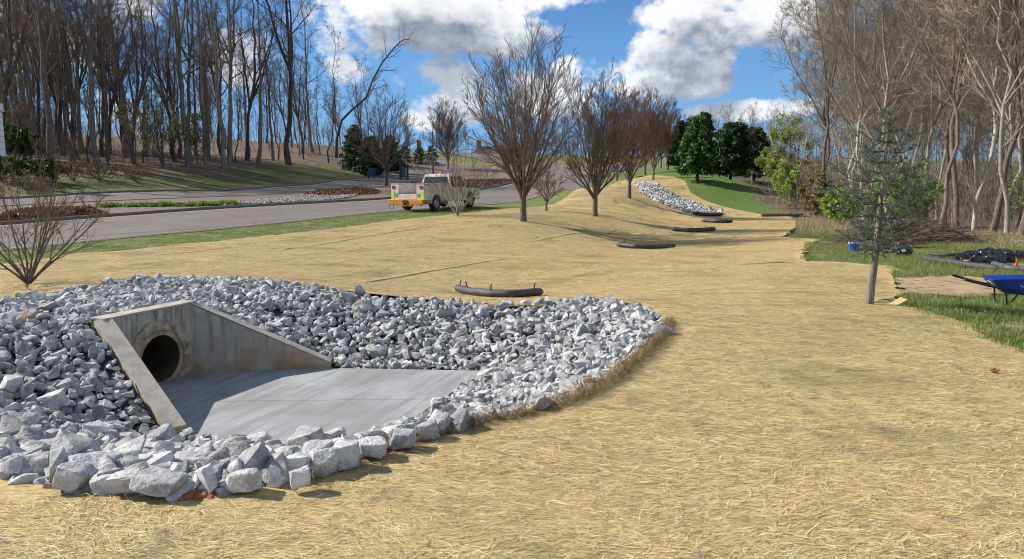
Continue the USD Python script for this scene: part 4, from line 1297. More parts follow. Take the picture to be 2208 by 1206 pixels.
def wood_tree(rs, h, r, fork=None, low=.35, lean=(0, 0), wig=.16, spread=1.0, dens=1.0, curve=None, pts=13):
    P0, R0 = trunk_line(h, r, pts, rs, wig, lean, curve=curve)
    lim = []
    if fork:
        Pf, Rf = level(P0, R0, rs, fork[0], (fork[1], fork[1] + .06), (.28, .5), (.5, .62), 9, .10, .07, .8, .12, 0.3)
        lim.append((Pf, Rf))
    P1, R1 = level(P0, R0, rs, int(15 * dens), (low, .98), (.5, 1.05), (.16, .30), 7, .10, .10, .5, .2, 1.2)
    groups1 = [(P1, R1)]
    if fork:
        groups1.append(level(lim[0][0], lim[0][1], rs, int(9 * dens), (.25, .98), (.4, .9), (.22, .40), 6, .10, .10, .55, .2, 1.0))
    tr = [tubes(P0, R0, 9)]
    if fork:
        tr.append(tubes(lim[0][0], lim[0][1], 7))
    cr = []
    for Pg, Rg in groups1:
        P2, R2 = level(Pg, Rg, rs, 7, (.15, 1.0), (.4, .95), (.28 * spread, .55 * spread), 5, .07, .13, .55, .3, .6, .012)
        P3, R3 = level(P2, R2, rs, 5, (.15, 1.0), (.4, .9), (.38, .7), 4, .06, .14, .6, .4, .5, .008)
        P4, R4 = level(P3, R3, rs, 5, (.1, 1.0), (.4, .9), (.45, .9), 3, .05, .12, .7, .5, .4, .0055)
        cr += [tubes(Pg, Rg, 6), tubes(P2, R2, 4), tubes(P3, R3, 3), tubes(P4, R4, 3)]
    return cat_meshes(tr), cat_meshes(cr)

rs = np.random.default_rng(71)
PROTO = {}
def make_proto(key, mt, mc, *a, **k):
    p = proto(key)
    t, c = wood_tree(rs, *a, **k)
    tree_parts(p, t, c, mt, mc)
    PROTO[key] = p.GetPath()
make_proto('straight_tree', M_BARK_GREY, M_TWIG, 23, .24, None, .30, (0, 0), .16, 1.0, .8)
make_proto('tall_tree', M_BARK_GREY, M_TWIG, 25, .26, None, .36, (0.02, 0), .2, 1.0, .75)
make_proto('forked_tree', M_BARK_DARK, M_TWIG, 22, .25, (2, .34), .34, (.03, .02), .2, 1.0, .7)
make_proto('limbed_tree', M_BARK_DARK, M_TWIG, 21, .24, (3, .28), .24, (-.03, .02), .22, 1.2, .7)
make_proto('leaning_tree', M_BARK_GREY, M_TWIG, 23, .26, (2, .45), .34, (.08, .0), .12, 1.0, .75)
make_proto('pole_tree', M_BARK_DARK, M_TWIG, 15, .085, None, .22, (.02, 0), .22, .9, .6)
make_proto('pale_tree', M_BARK_PALE, M_TWIG_PALE, 17, .095, (2, .3), .22, (.02, 0), .30, 1.25)
make_proto('pale_crooked_tree', M_BARK_PALE, M_TWIG_PALE, 14, .075, (2, .25), .2, (-.05, -.03), .42, 1.3)
make_proto('brown_tree', M_BARK_BROWN, M_TWIG_PALE, 18, .115, (2, .35), .3, (.01, 0), .26, 1.2)
make_proto('pale_pole_tree', M_BARK_PALE, M_TWIG_PALE, 11, .05, None, .25, (-.03, 0), .4, 1.2, .6)

def plant(key, name, px, py, Y=None, rz=None, sc=1.0, label=None, cat='tree', group=None, tilt=None, r=rs):
    b = gp(px, py) if Y is None else P(px, py, Y)
    if Y is not None:
        b[2] = H(b[0], b[1])
    return ref_thing(name, PROTO[key], (b[0], b[1], b[2]), r.uniform(0, 6.28) if rz is None else rz, sc, label, cat, group, tilt)

# trees that stand out in the wood across the road
near_wood = [
    (8, 306, 'straight_tree', 1.15, 'thick bare tree trunk beside the white sign pylon'),
    (70, 304, 'tall_tree', 1.1, 'thick grey trunk standing behind the dark evergreen bush'),
    (168, 345, 'limbed_tree', .95, 'dark crooked tree with long low limbs above the brown brush'),
    (207, 322, 'pole_tree', 1.2, 'slender dark trunk just beside the dark crooked tree'),
    (268, 332, 'leaning_tree', 1.15, 'big leaning tree with a side limb, behind the yellow-green saplings'),
    (440, 316, 'forked_tree', 1.0, 'tree forking into a wide Y beside the olive saplings'),
    (483, 366, 'straight_tree', 1.0, 'straight grey trunk at the foot of the wood, closest to the bank'),
    (556, 353, 'tall_tree', .95, 'straight grey trunk just before the massive forked tree'),
    (600, 345, 'pole_tree', 1.1, 'thin dark trunk close against the massive forked tree'),
    (622, 357, 'forked_tree', 1.4, 'massive dark tree with a heavy fork leaning over the bank'),
    (655, 345, 'pole_tree', 1.15, 'thin dark trunk in the gap after the massive forked tree'),
    (675, 330, 'tall_tree', 1.05, 'grey trunk with a very dense upper crown near the wood edge'),
    (690, 336, 'pole_tree', 1.0, 'thin trunk behind the twin stems at the wood edge'),
    (709, 352, 'pole_tree', 1.25, 'darker of the twin slender stems on top of the bank'),
    (770, 330, 'pole_tree', 1.15, 'slender tree before the dark conifers'),
    (795, 326, 'pole_tree', 1.2, 'slender tree among the dark conifers behind the blue sign'),
]
for px, py, key, sc, lab in near_wood:
    plant(key, 'bare_tree', px, py, None, None, sc, lab)
# further into the wood
rsw = np.random.default_rng(19)
placed = [np.array(gp(p[0], p[1])[:2]) for p in near_wood]
cnt = 0
WOOD_LABELS = {'straight_tree': ('straight single-trunked grey tree deep in the wood across the road', 'straight grey trees deep in the wood'),
    'tall_tree': ('tall bare grey tree with high first limbs deep in the wood', 'tall grey trees deep in the wood'),
    'forked_tree': ('dark forked bare tree deep in the wood across the road', 'dark forked trees deep in the wood'),
    'limbed_tree': ('dark low-limbed bare tree deep in the wood across the road', 'dark low-limbed trees deep in the wood'),
    'leaning_tree': ('leaning grey bare tree deep in the wood across the road', 'leaning grey trees deep in the wood'),
    'pole_tree': ('slender dark pole-like tree in the wood across the road', 'slender pole-like trees in the wood'),
    'pale_tree': ('pale forked bare tree in the thick of the sunlit wood', 'pale forked trees in the sunlit wood'),
    'pale_crooked_tree': ('pale crooked bare tree in the thick of the sunlit wood', 'pale crooked trees in the sunlit wood'),
    'brown_tree': ('brown-barked bare tree in the thick of the sunlit wood', 'brown-barked trees in the sunlit wood'),
    'pale_pole_tree': ('thin pale stem-like tree in the thick of the sunlit wood', 'thin pale trees in the sunlit wood')}
tries = 0
while cnt < 105 and tries < 9000:
    tries += 1
    s, o = rsw.uniform(20, 142), 41 + 95 * rsw.random() ** 1.1
    b = road_pt(np.array([s]), np.array([o]))[0]
    z = float(H(b[0], b[1]))
    q = to_px(np.array([b[0], b[1], z]))
    if b[1] < 5 or q[0] < -80 or q[0] > 830 or (q[0] > 700 and o < 55) or any(np.hypot(*(b - w)) < 2.2 for w in placed):
        continue
    placed.append(b)
    key = rsw.choice(['straight_tree', 'tall_tree', 'forked_tree', 'limbed_tree', 'leaning_tree', 'pole_tree', 'pole_tree', 'pole_tree', 'pole_tree', 'pole_tree'])
    ref_thing('bare_tree', PROTO[key], (b[0], b[1], z), rsw.uniform(0, 6.28), rsw.uniform(.75, 1.1), *WOOD_LABELS[key][:1], 'tree', WOOD_LABELS[key][1])
    cnt += 1

EW = end_wood.intersection(sg.box(-150, 90, 0, 225))
cnt, tries = 0, 0
while cnt < 48 and tries < 6000:
    tries += 1
    b = rsw.uniform([-150, 90], [0, 225])
    if not shapely.contains_xy(EW, *b) or any(np.hypot(*(b - w)) < 2.4 for w in placed):
        continue
    z = float(H(b[0], b[1]))
    q = to_px(np.array([b[0], b[1], z]))
    if q[0] > 800 or q[0] < 380:
        continue
    placed.append(b)
    key = rsw.choice(['straight_tree', 'limbed_tree', 'forked_tree', 'pole_tree', 'pole_tree', 'pole_tree'])
    ref_thing('bare_tree', PROTO[key], (b[0], b[1], z), rsw.uniform(0, 6.28), rsw.uniform(.7, 1.0), WOOD_LABELS[key][0], 'tree', WOOD_LABELS[key][1])
    cnt += 1

# the arching tree at the wood's end
ct = gp(724, 342)
dY = ct[1]
mpp = dY / FPX
cv = np.array([(724, 346), (727, 300), (738, 262), (760, 240), (790, 215), (806, 175), (825, 142), (850, 112), (868, 95), (884, 92)], float)
curve = np.stack([(cv[:, 0] - 724) * mpp, np.linspace(0, 1.5, len(cv)), (342 - cv[:, 1]) * mpp], 1)
arch = thing('arching_tree', ct, label='dark tree whose trunk arches over towards the open sky at the end of the wood', cat='tree')
P0, R0 = trunk_line(1, .23, 10, rs, curve=curve, tip=.22)
P1, R1 = level(P0, R0, rs, 16, (.42, 1), (.5, 1.1), (.10, .22), 6, .06, .12, .5, .2, .6)
P2, R2 = level(P1, R1, rs, 6, (.2, 1), (.4, .9), (.3, .55), 5, .02, .13, .6, .3, .5)
P3, R3 = level(P2, R2, rs, 5, (.2, 1), (.4, .9), (.35, .6), 4, .0, .13, .6, .4, .5, .006)
tree_parts(arch, tubes(P0, R0, 9), cat_meshes([tubes(P1, R1, 6), tubes(P2, R2, 4), tubes(P3, R3, 3)]), M_BARK_DARK, M_TWIG)

# vase-shaped ornamental trees
def vase_tree(rs, h, r, trunk_h, spread, leaders=9, dens=1.0, dense_twigs=False, tw=.006, open_=1.0):
    """short trunk, many steep leaders that curve outwards, brush of fine twigs"""
    P0, R0 = trunk_line(trunk_h, r, 5, rs, .02, flare=1.25, tip=.85)
    K = leaders
    n = 9
    az = np.arange(K) * 2.39996 + rs.normal(0, .25, K)
    out = np.sqrt((np.arange(K) + .35) / K) * spread
    hh = h * rs.uniform(.88, 1.0, K) * (1 - .46 * (out / spread) ** 2.2)
    u = np.linspace(0, 1, n)
    base_z = trunk_h * rs.uniform(.7, 1.0, K)
    C = np.empty((K, n, 3))
    rad = out[:, None] * (1.45 * u[None] - .45 * u[None] ** 2.0) * (.85 + .15 * u[None])
    C[:, :, 0] = np.cos(az)[:, None] * rad
    C[:, :, 1] = np.sin(az)[:, None] * rad
    C[:, :, 2] = base_z[:, None] + (hh - base_z)[:, None] * (u[None] ** .92)
    C[:, 1:, :] += np.cumsum(rs.normal(0, .018 * h / 4, (K, n - 1, 3)), 1)
    R = (r * rs.uniform(.36, .56, K))[:, None] * (1 - .94 * u[None] ** .65) + .004
    P1, R1 = level(C, R, rs, int(9 * dens), (.12, .98), (.35, .75), (.28, .5), 6, .05, .08, .6, .25, 1.0, tw * 1.6)
    P2, R2 = level(P1, R1, rs, int(6 * dens), (.12, 1), (.28, .6), (.38, .65), 5, .05, .07, .6, .4, .6, tw * 1.2)
    P3, R3 = level(P2, R2, rs, 5, (.15, 1), (.3, .65), (.4, .75), 4, .05, .08, .7, .5, .6, tw)
    crown = [tubes(P1, R1, 5), tubes(P2, R2, 4), tubes(P3, R3, 3)]
    if dense_twigs:
        P4, R4 = level(P3, R3, rs, 3, (.2, 1), (.3, .7), (.4, .8), 3, .04, .08, .8, .6, .6, tw * .85)
        crown.append(tubes(P4, R4, 3))
    return cat_meshes([tubes(P0, R0, 12), tubes(C, R, 7)]), cat_meshes(crown), P3

def vase(px, py, top_py, Y, r, trunk_px, spread_px, label, name='ornamental_tree', mt=M_BARK_BROWN, mc=M_TWIG_RED, seed=1, buds=None, **k):
    r_ = np.random.default_rng(seed)
    b = P(px, py, Y)
    b[2] = float(H(b[0], b[1]))
    s = Y / FPX
    t, c, tips = vase_tree(r_, (py - top_py) * s, r, trunk_px * s, spread_px * s, **k)
    th = thing(name, b, label=label, cat='tree')
    lv = None
    if buds:
        e = tips[:, 1:].reshape(-1, 3)
        e = e[r_.random(len(e)) < buds[1]]
        lv = quads(e + r_.normal(0, .02, e.shape), r_.uniform(.6, 1.2, len(e)) * buds[2], r_)
    tree_parts(th, t, c, mt, mc, lv, buds[0] if buds else None)
    return th
vase(1128, 476, 88, 33, .15, 58, 150, 'largest bare vase-shaped tree on the straw slope, nearest the truck', seed=3, leaders=17, dens=1.3, mc=M_TWIG, tw=.0065)
vase(1283, 464, 168, 38, .14, 46, 104, 'second bare vase-shaped tree on the straw slope, just past the largest', seed=24, leaders=14, mc=M_TWIG, dens=1.15, dense_twigs=True)
vase(1357, 420, 205, 50, .13, 40, 62, 'third smaller bare tree, standing on the crest of the straw slope', seed=5, leaders=12, dens=1.1, dense_twigs=True)
vase(1178, 456, 352, 40, .07, 22, 42, 'small bare young tree between the two big vase-shaped trees', seed=6, leaders=7, dens=.9)
vase(1408, 402, 225, 74, .14, 24, 55, 'reddish bare tree behind the crest at the start of the mown hill', tw=.010, seed=7, leaders=12, dense_twigs=True)
vase(1390, 398, 215, 92, .16, 24, 58, 'hazy reddish-brown tree behind the crest, in the row along the road', tw=.010, seed=8, leaders=12, dense_twigs=True)
vase(1330, 396, 222, 84, .15, 24, 55, 'brown bare tree half hidden by the second vase-shaped tree', tw=.010, seed=9, leaders=12, dense_twigs=True)
vase(1440, 372, 235, 96, .13, 22, 40, 'thin bare tree in front of the dark pines on the hill top', tw=.010, seed=10, leaders=9)
vase(1425, 366, 268, 104, .12, 22, 34, 'small reddish budding tree beside the pines', tw=.010, seed=12, leaders=9, buds=(M_BUD_RED, .5, .10))
# multi-stemmed shrubs
vase(987, 469, 296, 36, .065, 4, 112, 'leafless multi-stemmed shrub standing in front of the truck', name='bare_shrub', seed=13, leaders=11, dens=.8, tw=.004, mt=M_BARK_PALE, mc=M_TWIG)
vase(62, 620, 338, 12, .042, 4, 235, 'leafless many-stemmed shrub at the picture edge above the stone bowl', name='bare_shrub', seed=14, leaders=12, dens=.7, tw=.0028, mt=M_BARK_BROWN, mc=M_TWIG)
vase(833, 382, 176, 78, .19, 36, 78, 'bare vase-shaped tree by the blue sign on the far side of the road', tw=.010, seed=15, leaders=13, mt=M_BARK_DARK, mc=M_TWIG)
vase(966, 392, 252, 118, .2, 20, 44, 'dense upright reddish-brown tree beside the tall pole', tw=.010, seed=16, leaders=15, dense_twigs=True)
vase(1440, 300, 182, 128, .3, 40, 76, 'broad bare shade tree rising behind the reddish trees', name='shade_tree', tw=.012, seed=17, leaders=15, mt=M_BARK_GREY, mc=M_TWIG, dense_twigs=True)
# ------------------------------------------------------------------ conifers
def conifer(rs, h, r, spread, whorls, per, clumps, csize, base=.15, flat=.25, shape=.85, droop=-.1):
    """trunk, whorls of limbs and needle sprays through the crown"""
    P0, R0 = trunk_line(h, r, 8, rs, .03)
    B, Rr = [], []
    for i in range(whorls):
        f = base + (1 - base) * (i + rs.random() * .6) / whorls
        z = f * h
        L = spread * ((1 - (f - base) / (1 - base)) ** shape * .95 + .06) * (1 if f > base + .12 else .8)
        a0 = rs.uniform(0, 6.28)
        for k in range(per):
            a = a0 + k * 6.283 / per + rs.normal(0, .3)
            l = L * rs.uniform(.65, 1.15)
            u = np.linspace(0, 1, 5)
            rise = rs.uniform(.05, .35) * (0.4 + f)
            B.append(np.stack([np.cos(a) * l * u, np.sin(a) * l * u, z + l * (rise * u + droop * u * u)], 1))
            Rr.append(np.linspace(1, .2, 5) * (r * .22 * (1.1 - f) + .008))
    B, Rr = np.array(B), np.array(Rr)
    P2, R2 = level(B, Rr, rs, 5, (.3, 1), (.5, .9), (.2, .4), 3, .08, .1, .5, .4, .5)
    c = []
    for Q, m in ((B, 3), (P2, 2)):
        t = rs.random((len(Q), clumps * m // 3)) ** .7
        f = t * (Q.shape[1] - 1)
        i = np.minimum(f.astype(int), Q.shape[1] - 2)
        w = (f - i)[..., None]
        ii = np.arange(len(Q))[:, None]
        c.append((Q[ii, i] * (1 - w) + Q[ii, i + 1] * w).reshape(-1, 3))
    c = np.vstack(c)
    c = c + rs.normal(0, csize * .6, c.shape)
    lv = quads(c, rs.uniform(.5, 1.25, len(c)) * csize, rs, 1.9, flat)
    return tubes(P0, R0, 9), cat_meshes([tubes(B, Rr, 4), tubes(P2, R2, 3)]), lv

def conifer_at(px, py, top, spread_px, Y, label, name='pine_tree', mat=None, seed=1, whorls=13, per=8, clumps=10, base=.14, shape=.6, flat=.2, cs=.15):
    r_ = np.random.default_rng(seed)
    b = P(px, py, Y)
    b[2] = float(H(b[0], b[1]))
    s = Y / FPX
    t, c, l = conifer(r_, (py - top) * s, .02 * (py - top) * s + .03, spread_px * s, whorls, per, clumps, cs * spread_px * s * .62, base, flat, shape)
    th = thing(name, b, label=label, cat='tree')
    tree_parts(th, t, c, M_BARK_DARK, M_BARK_DARK, l, mat)
conifer_at(1503, 390, 254, 46, 66, 'bright green pine standing alone on the mown hill', mat=M_PINE, seed=31, clumps=40, whorls=14)
conifer_at(1575, 386, 272, 50, 71, 'dark round pine next to the bright green one', mat=M_PINE_DARK, seed=32, clumps=40, shape=.42, whorls=14)
conifer_at(1625, 388, 276, 42, 76, 'dark pine at the shaded side of the pine group', mat=M_PINE_DARK, seed=33, clumps=38, shape=.45)
conifer_at(1516, 372, 246, 32, 86, 'dark pointed pine peeping out behind the bright green one', mat=M_PINE_DARK, seed=34, clumps=30)
conifer_at(1466, 366, 262, 30, 92, 'dark pine behind the reddish trees at the hill top', mat=M_PINE_DARK, seed=35, clumps=30)
conifer_at(1484, 352, 255, 26, 100, 'small dark pine at the back of the pine group', mat=M_PINE_DARK, seed=36, clumps=14)
for k, (px, py, top, sp, Y) in enumerate([(765, 332, 236, 34, 100), (800, 338, 256, 38, 96), (842, 340, 262, 30, 104)]):
    conifer_at(px, py, top, sp, Y, ['tallest of the dark conifers behind the blue sign', 'middle dark conifer behind the blue sign', 'dark conifer beside the dark notice board'][k], mat=M_PINE_DARK, seed=40 + k, clumps=14, base=.05)

# young spruce near the camera
def spruce():
    r_ = np.random.default_rng(77)
    b = gp(1874, 660)
    d = b[1]
    s = d / FPX
    h = (660 - 238) * s
    th = thing('young_spruce', b, label='thin blue-green spruce with a bare lower trunk in front of the sunlit wood', cat='tree')
    pts_ = np.array([(1874, 662), (1876, 610), (1880, 555), (1883, 500), (1884, 440), (1887, 380), (1889, 310), (1891, 238)], float)
    c = np.stack([(pts_[:, 0] - 1874) * s, 0 * pts_[:, 0], (660 - pts_[:, 1]) * s], 1)
    R = np.array([.062, .056, .050, .044, .036, .027, .017, .004])
    obj('trunk', tubes(c[None], R[None], 12), M_SPRUCE_BARK, th, smooth=True)
    B, Rb = [], []
    for z, L, n_ in [(.30, .34, 6), (.35, .44, 7), (.41, .50, 7), (.47, .56, 7), (.53, .62, 8), (.585, .70, 7), (.64, .62, 7), (.69, .44, 7), (.74, .38, 6), (.79, .33, 6), (.84, .27, 6), (.89, .20, 5), (.935, .13, 5), (.97, .08, 4)]:
        cz = z * h
        cx = np.interp(cz, c[:, 2], c[:, 0])
        a0 = r_.uniform(0, 6.28)
        for k in range(n_):
            a = a0 + 6.283 * k / n_ + r_.normal(0, .3)
            l = L * r_.uniform(.6, 1.2) * 1.12
            u = np.linspace(0, 1, 6)
            up = r_.uniform(.0, .35) * (z * 1.1) - .12
            B.append(np.stack([cx + np.cos(a) * l * u, np.sin(a) * l * u, cz + l * (up * u + .24 * u ** 2.2 - .10 * np.sin(u * 3.1)) + r_.normal(0, .01, 6).cumsum()], 1))
            Rb.append(np.linspace(.009, .003, 6))
    B, Rb = np.array(B), np.array(Rb)
    P2, R2 = level(B, Rb, r_, 7, (.18, 1), (.6, 1.0), (.22, .48), 4, .05, .08, .7, .5, .9, .003)
    P3, R3 = level(P2, R2, r_, 3, (.25, 1), (.6, 1.0), (.3, .6), 3, .04, .08, .7, .5, .6, .003)
    obj('branches', cat_meshes([tubes(B, Rb, 5), tubes(P2, R2, 3), tubes(P3, R3, 3)]), M_BARK_DARK, th)
    nd = []
    for Q, step, nn, t0 in ((B, .0035, .026, .25), (P2, .0033, .026, .0), (P3, .0033, .024, .0)):
        Ls = poly_len(Q)
        cnt_ = (Ls / step).astype(int)
        idx = np.repeat(np.arange(len(Q)), cnt_)
        t = t0 + (1 - t0) * r_.random(len(idx))
        f = t * (Q.shape[1] - 1)
        i = np.minimum(f.astype(int), Q.shape[1] - 2)
        w = (f - i)[:, None]
        p0, p1 = Q[idx, i], Q[idx, i + 1]
        pos = p0 * (1 - w) + p1 * w
        T = p1 - p0
        T /= np.linalg.norm(T, axis=1, keepdims=True)
        q_ = r_.normal(size=T.shape)
        q_ -= (q_ * T).sum(1, keepdims=True) * T
        q_ /= np.linalg.norm(q_, axis=1, keepdims=True)
        dd = T * .55 + q_ * .85
        dd[:, 2] += .15
        dd /= np.linalg.norm(dd, axis=1, keepdims=True)
        sd = np.cross(dd, r_.normal(size=T.shape))
        sd /= np.linalg.norm(sd, axis=1, keepdims=True)
        ln = nn * r_.uniform(.7, 1.3, len(idx))[:, None]
        wd = .0036
        v = np.stack([pos + sd * wd, pos - sd * wd, pos + dd * ln], 1).reshape(-1, 3)
        nd.append((v, np.arange(len(v)).reshape(-1, 3)))
    obj('needles', join(nd), M_SPRUCE, th, rnd=True)
    print('spruce needles', sum(len(f) for v, f in nd))
spruce()

# ------------------------------------------------------------------ sunlit wood beside the lawn
rse = np.random.default_rng(57)
east_wood = [
    (1780, 470, 46, 'brown_tree', .98, 'large dark-limbed tree at the open end of the sunlit wood'),
    (1765, 462, 52, 'brown_tree', .9, 'grey trunk paired with the large dark-limbed tree'),
    (1712, 458, 56, 'pale_pole_tree', 1.1, 'thin bare tree above the tangled green bushes'),
    (1868, 470, 40, 'pale_tree', .9, 'pale leaning trunk directly behind the young spruce'),
    (1925, 478, 36, 'pale_tree', 1.0, 'pale straight trunk rising behind the young spruce crown'),
    (1975, 482, 36, 'pale_pole_tree', 1.2, 'slim pale trunk between spruce and brush pile'),
    (2025, 496, 31, 'brown_tree', .8, 'dark trunk behind the brush pile'),
    (2062, 494, 33, 'brown_tree', 1.0, 'stout dark trunk with pale crooked limbs behind the black bag'),
    (2100, 498, 31, 'pale_crooked_tree', 1.2, 'crooked pale tree beside the stout dark trunk'),
    (2140, 500, 30, 'brown_tree', .95, 'dark trunk above the heap of black tubes'),
    (2172, 503, 28, 'pale_tree', .85, 'pale trunk near the picture edge above the black tubes'),
    (2202, 506, 27, 'brown_tree', 1.05, 'dark ivy-grown trunk at the picture edge'),
    (2000, 484, 38, 'pale_crooked_tree', 1.3, 'pale twisted tree with arching branches over the brush pile'),
    (1820, 462, 50, 'pale_tree', 1.1, 'tall pale tree behind the bright green bush'),
]
for px, py, Y, key, sc, lab in east_wood:
    b = P(px, py, Y)
    ref_thing('bare_tree', PROTO[key], (b[0], b[1], float(H(b[0], b[1]))), rse.uniform(0, 6.28), sc, lab, 'tree')
EG = 'pale bare trees filling the sunlit wood'
cnt, placed = 0, [P(*e[:3])[:2] for e in east_wood]
tries = 0
while cnt < 95 and tries < 9000:
    tries += 1
    Y = rse.uniform(28, 92)
    az = rse.uniform(math.atan((1770 - CX) / FPX), math.atan((2330 - CX) / FPX))
    x = Y * math.tan(az)
    if Y > 60 and (x / Y) < .47 and rse.random() < .3:
        continue
    b = np.array([x, Y])
    if not shapely.contains_xy(east_poly, x, Y) or any(np.hypot(*(b - w)) < 1.5 for w in placed):
        continue
    placed.append(b)
    key = rse.choice(['pale_tree', 'pale_crooked_tree', 'brown_tree', 'pale_pole_tree', 'pale_pole_tree'])
    ref_thing('pale_bare_tree', PROTO[key], (x, Y, float(H(x, Y))), rse.uniform(0, 6.28), rse.uniform(.75, 1.2), WOOD_LABELS[key][0], 'tree', WOOD_LABELS[key][1])
    cnt += 1
# far tree line behind the pines
FG = 'bare trees on the far skyline past the pines'
for k in range(26):
    px = 1525 + k * 9.5 + rse.uniform(-5, 5)
    Y = rse.uniform(125, 150)
    b = P(px, 330, Y)
    z = float(H(b[0], b[1]))
    top = 238 + 14 * math.sin(k * 1.1) + rse.uniform(-12, 8)
    hh = P(px, top, Y)[2] - z
    key = rse.choice(['straight_tree', 'tall_tree', 'brown_tree'])
    ref_thing('bare_tree', PROTO[key], (b[0], b[1], z), rse.uniform(0, 6.28), hh / {'straight_tree': 24, 'tall_tree': 26, 'brown_tree': 19}[key], 'bare tree on the far skyline past the dark pines', 'tree', FG)
for k, (px, Y, top) in enumerate([(880, 140, 262), (905, 150, 300), (1010, 170, 296), (1060, 185, 306), (1090, 170, 290), (1120, 190, 300), (1160, 175, 290), (1200, 180, 285), (1235, 170, 280), (1290, 160, 262)]):
    b = P(px, 330, Y)
    z = float(H(b[0], b[1]))
    hh = max(4, P(px, top, Y)[2] - z)
    ref_thing('bare_tree', PROTO[['limbed_tree', 'brown_tree'][k % 2]], (b[0], b[1], z), rse.uniform(0, 6.28), hh / [22, 19][k % 2], 'small hazy bare tree beyond the road junction', 'tree', 'bare trees beyond the road junction')

JG = 'hazy bare trees closing the view beyond the road junction'
for k in range(34):
    px = 845 + k * 15.5 + rse.uniform(-8, 8)
    Y = rse.uniform(118, 168)
    b = P(px, 330, Y)
    if road_so(b[None, :2])[1][0] > -1.5 and road_so(b[None, :2])[1][0] < OFF_FAR + 1.5 or cross.contains(sg.Point(b[0], b[1])):
        continue
    z = float(H(b[0], b[1]))
    hh = max(3.5, P(px, rse.uniform(262, 312), Y)[2] - z)
    key = rse.choice(['limbed_tree', 'forked_tree', 'brown_tree'])
    ref_thing('bare_tree', PROTO[key], (b[0], b[1], z), rse.uniform(0, 6.28), hh / {'limbed_tree': 22, 'forked_tree': 23, 'brown_tree': 19}[key], 'hazy bare tree closing the view beyond the road junction', 'tree', JG)
for k in range(24):
    px = 640 + k * 15 + rse.uniform(-6, 6)
    Y = rse.uniform(178, 235)
    b = P(px, 330, Y)
    if abs(road_so(b[None, :2])[1][0] - 8) < 9:
        continue
    z = float(H(b[0], b[1]))
    hh = max(5.0, P(px, rse.uniform(215, 275), Y)[2] - z)
    key = rse.choice(['limbed_tree', 'forked_tree', 'straight_tree'])
    ref_thing('bare_tree', PROTO[key], (b[0], b[1], z), rse.uniform(0, 6.28), hh / {'limbed_tree': 22, 'forked_tree': 23, 'straight_tree': 24}[key], 'hazy bare tree closing the view beyond the road junction', 'tree', JG)
# budding trees and green bushes at the wood's edge
def leafy(px, py, top, half, Y, label, name, cat, seed, mat, nl=2600, ls=.09, stems=9, base=.02, thick=.03, wood=M_TWIG, squash=1.0):
    r_ = np.random.default_rng(seed)
    b = P(px, py, Y)
    b[2] = float(H(b[0], b[1]))
    s = Y / FPX
    h, sp = (py - top) * s, half * s
    t, c, tips = vase_tree(r_, h, thick, h * base + .05, sp, leaders=stems, dens=.7)
    e = tips[:, 1:].reshape(-1, 3)
    e = e[r_.integers(len(e), size=nl)]
    e = e + r_.normal(0, .05 * h * .3 + .03, e.shape)
    keep_ = meshkit.fbm(e * (3.2 / max(h, 1)) + seed, 2, seed) > .40
    e = e[keep_]
    e[:, 2] = np.maximum(e[:, 2], .05)
    th = thing(name, b, label=label, cat=cat)
    obj('stems', cat_meshes([t]), wood, th)
    obj('twigs', c, wood, th)
    obj('foliage', quads(e, r_.uniform(.6, 1.3, len(e)) * ls, r_, 1.3), mat, th, rnd=True)
for k, (px, py, top, sp, Y) in enumerate([(872, 345, 300, 22, 118), (905, 352, 318, 20, 122), (930, 350, 312, 18, 128)]):
    conifer_at(px, py, top, sp, Y, ['rounded evergreen behind the notice board', 'small evergreen beside the slim signal pole', 'small evergreen by the tall dark pole', 'low evergreen under the upright reddish tree', 'small far evergreen past the junction'][k], mat=M_PINE_DARK, seed=140 + k, clumps=10, base=.04, whorls=8, per=6)
leafy(1690, 440, 268, 46, 60, 'yellow-green budding tree beside the dark pines', 'budding_tree', 'tree', 61, M_BUD, 11000, .12, 10, .15, .08)
leafy(1668, 425, 330, 34, 68, 'low yellow-green tree at the foot of the dark pines', 'budding_tree', 'tree', 62, M_BUD, 6000, .12, 9, .1, .06)
leafy(1702, 452, 360, 40, 56, 'fresh green bush at the end of the mown hill', 'green_bush', 'bush', 63, M_LEAF, 6000, .10)
leafy(1760, 474, 380, 50, 46, 'brownish green tangled bush beyond the blanket end', 'green_bush', 'bush', 64, M_BUD_OLIVE, 4200, .12)
leafy(1810, 482, 402, 55, 38, 'bright green leafy bush seen past the open side of the spruce', 'green_bush', 'bush', 65, M_LEAF, 7000, .08)
leafy(1962, 480, 352, 62, 36, 'tall bright green bush just past the young spruce', 'green_bush', 'bush', 66, M_LEAF, 8500, .08, 12)
leafy(1915, 478, 380, 46, 38, 'bright green bush hidden behind the spruce crown', 'green_bush', 'bush', 67, M_LEAF, 6500, .08)
leafy(2190, 470, 340, 45, 30, 'sparse young green growth at the picture edge', 'green_bush', 'bush', 68, M_LEAF, 500, .09)
leafy(1760, 440, 300, 80, 62, 'reddish-brown thicket under the large dark-limbed tree', 'brown_thicket', 'bush', 69, M_BUD_RED, 900, .12, 14, .03, .05)
leafy(1840, 460, 330, 85, 52, 'brown twiggy thicket behind the bright green bushes', 'brown_thicket', 'bush', 70, M_BUD_OLIVE, 700, .10, 14, .03, .05, M_TWIG_PALE)
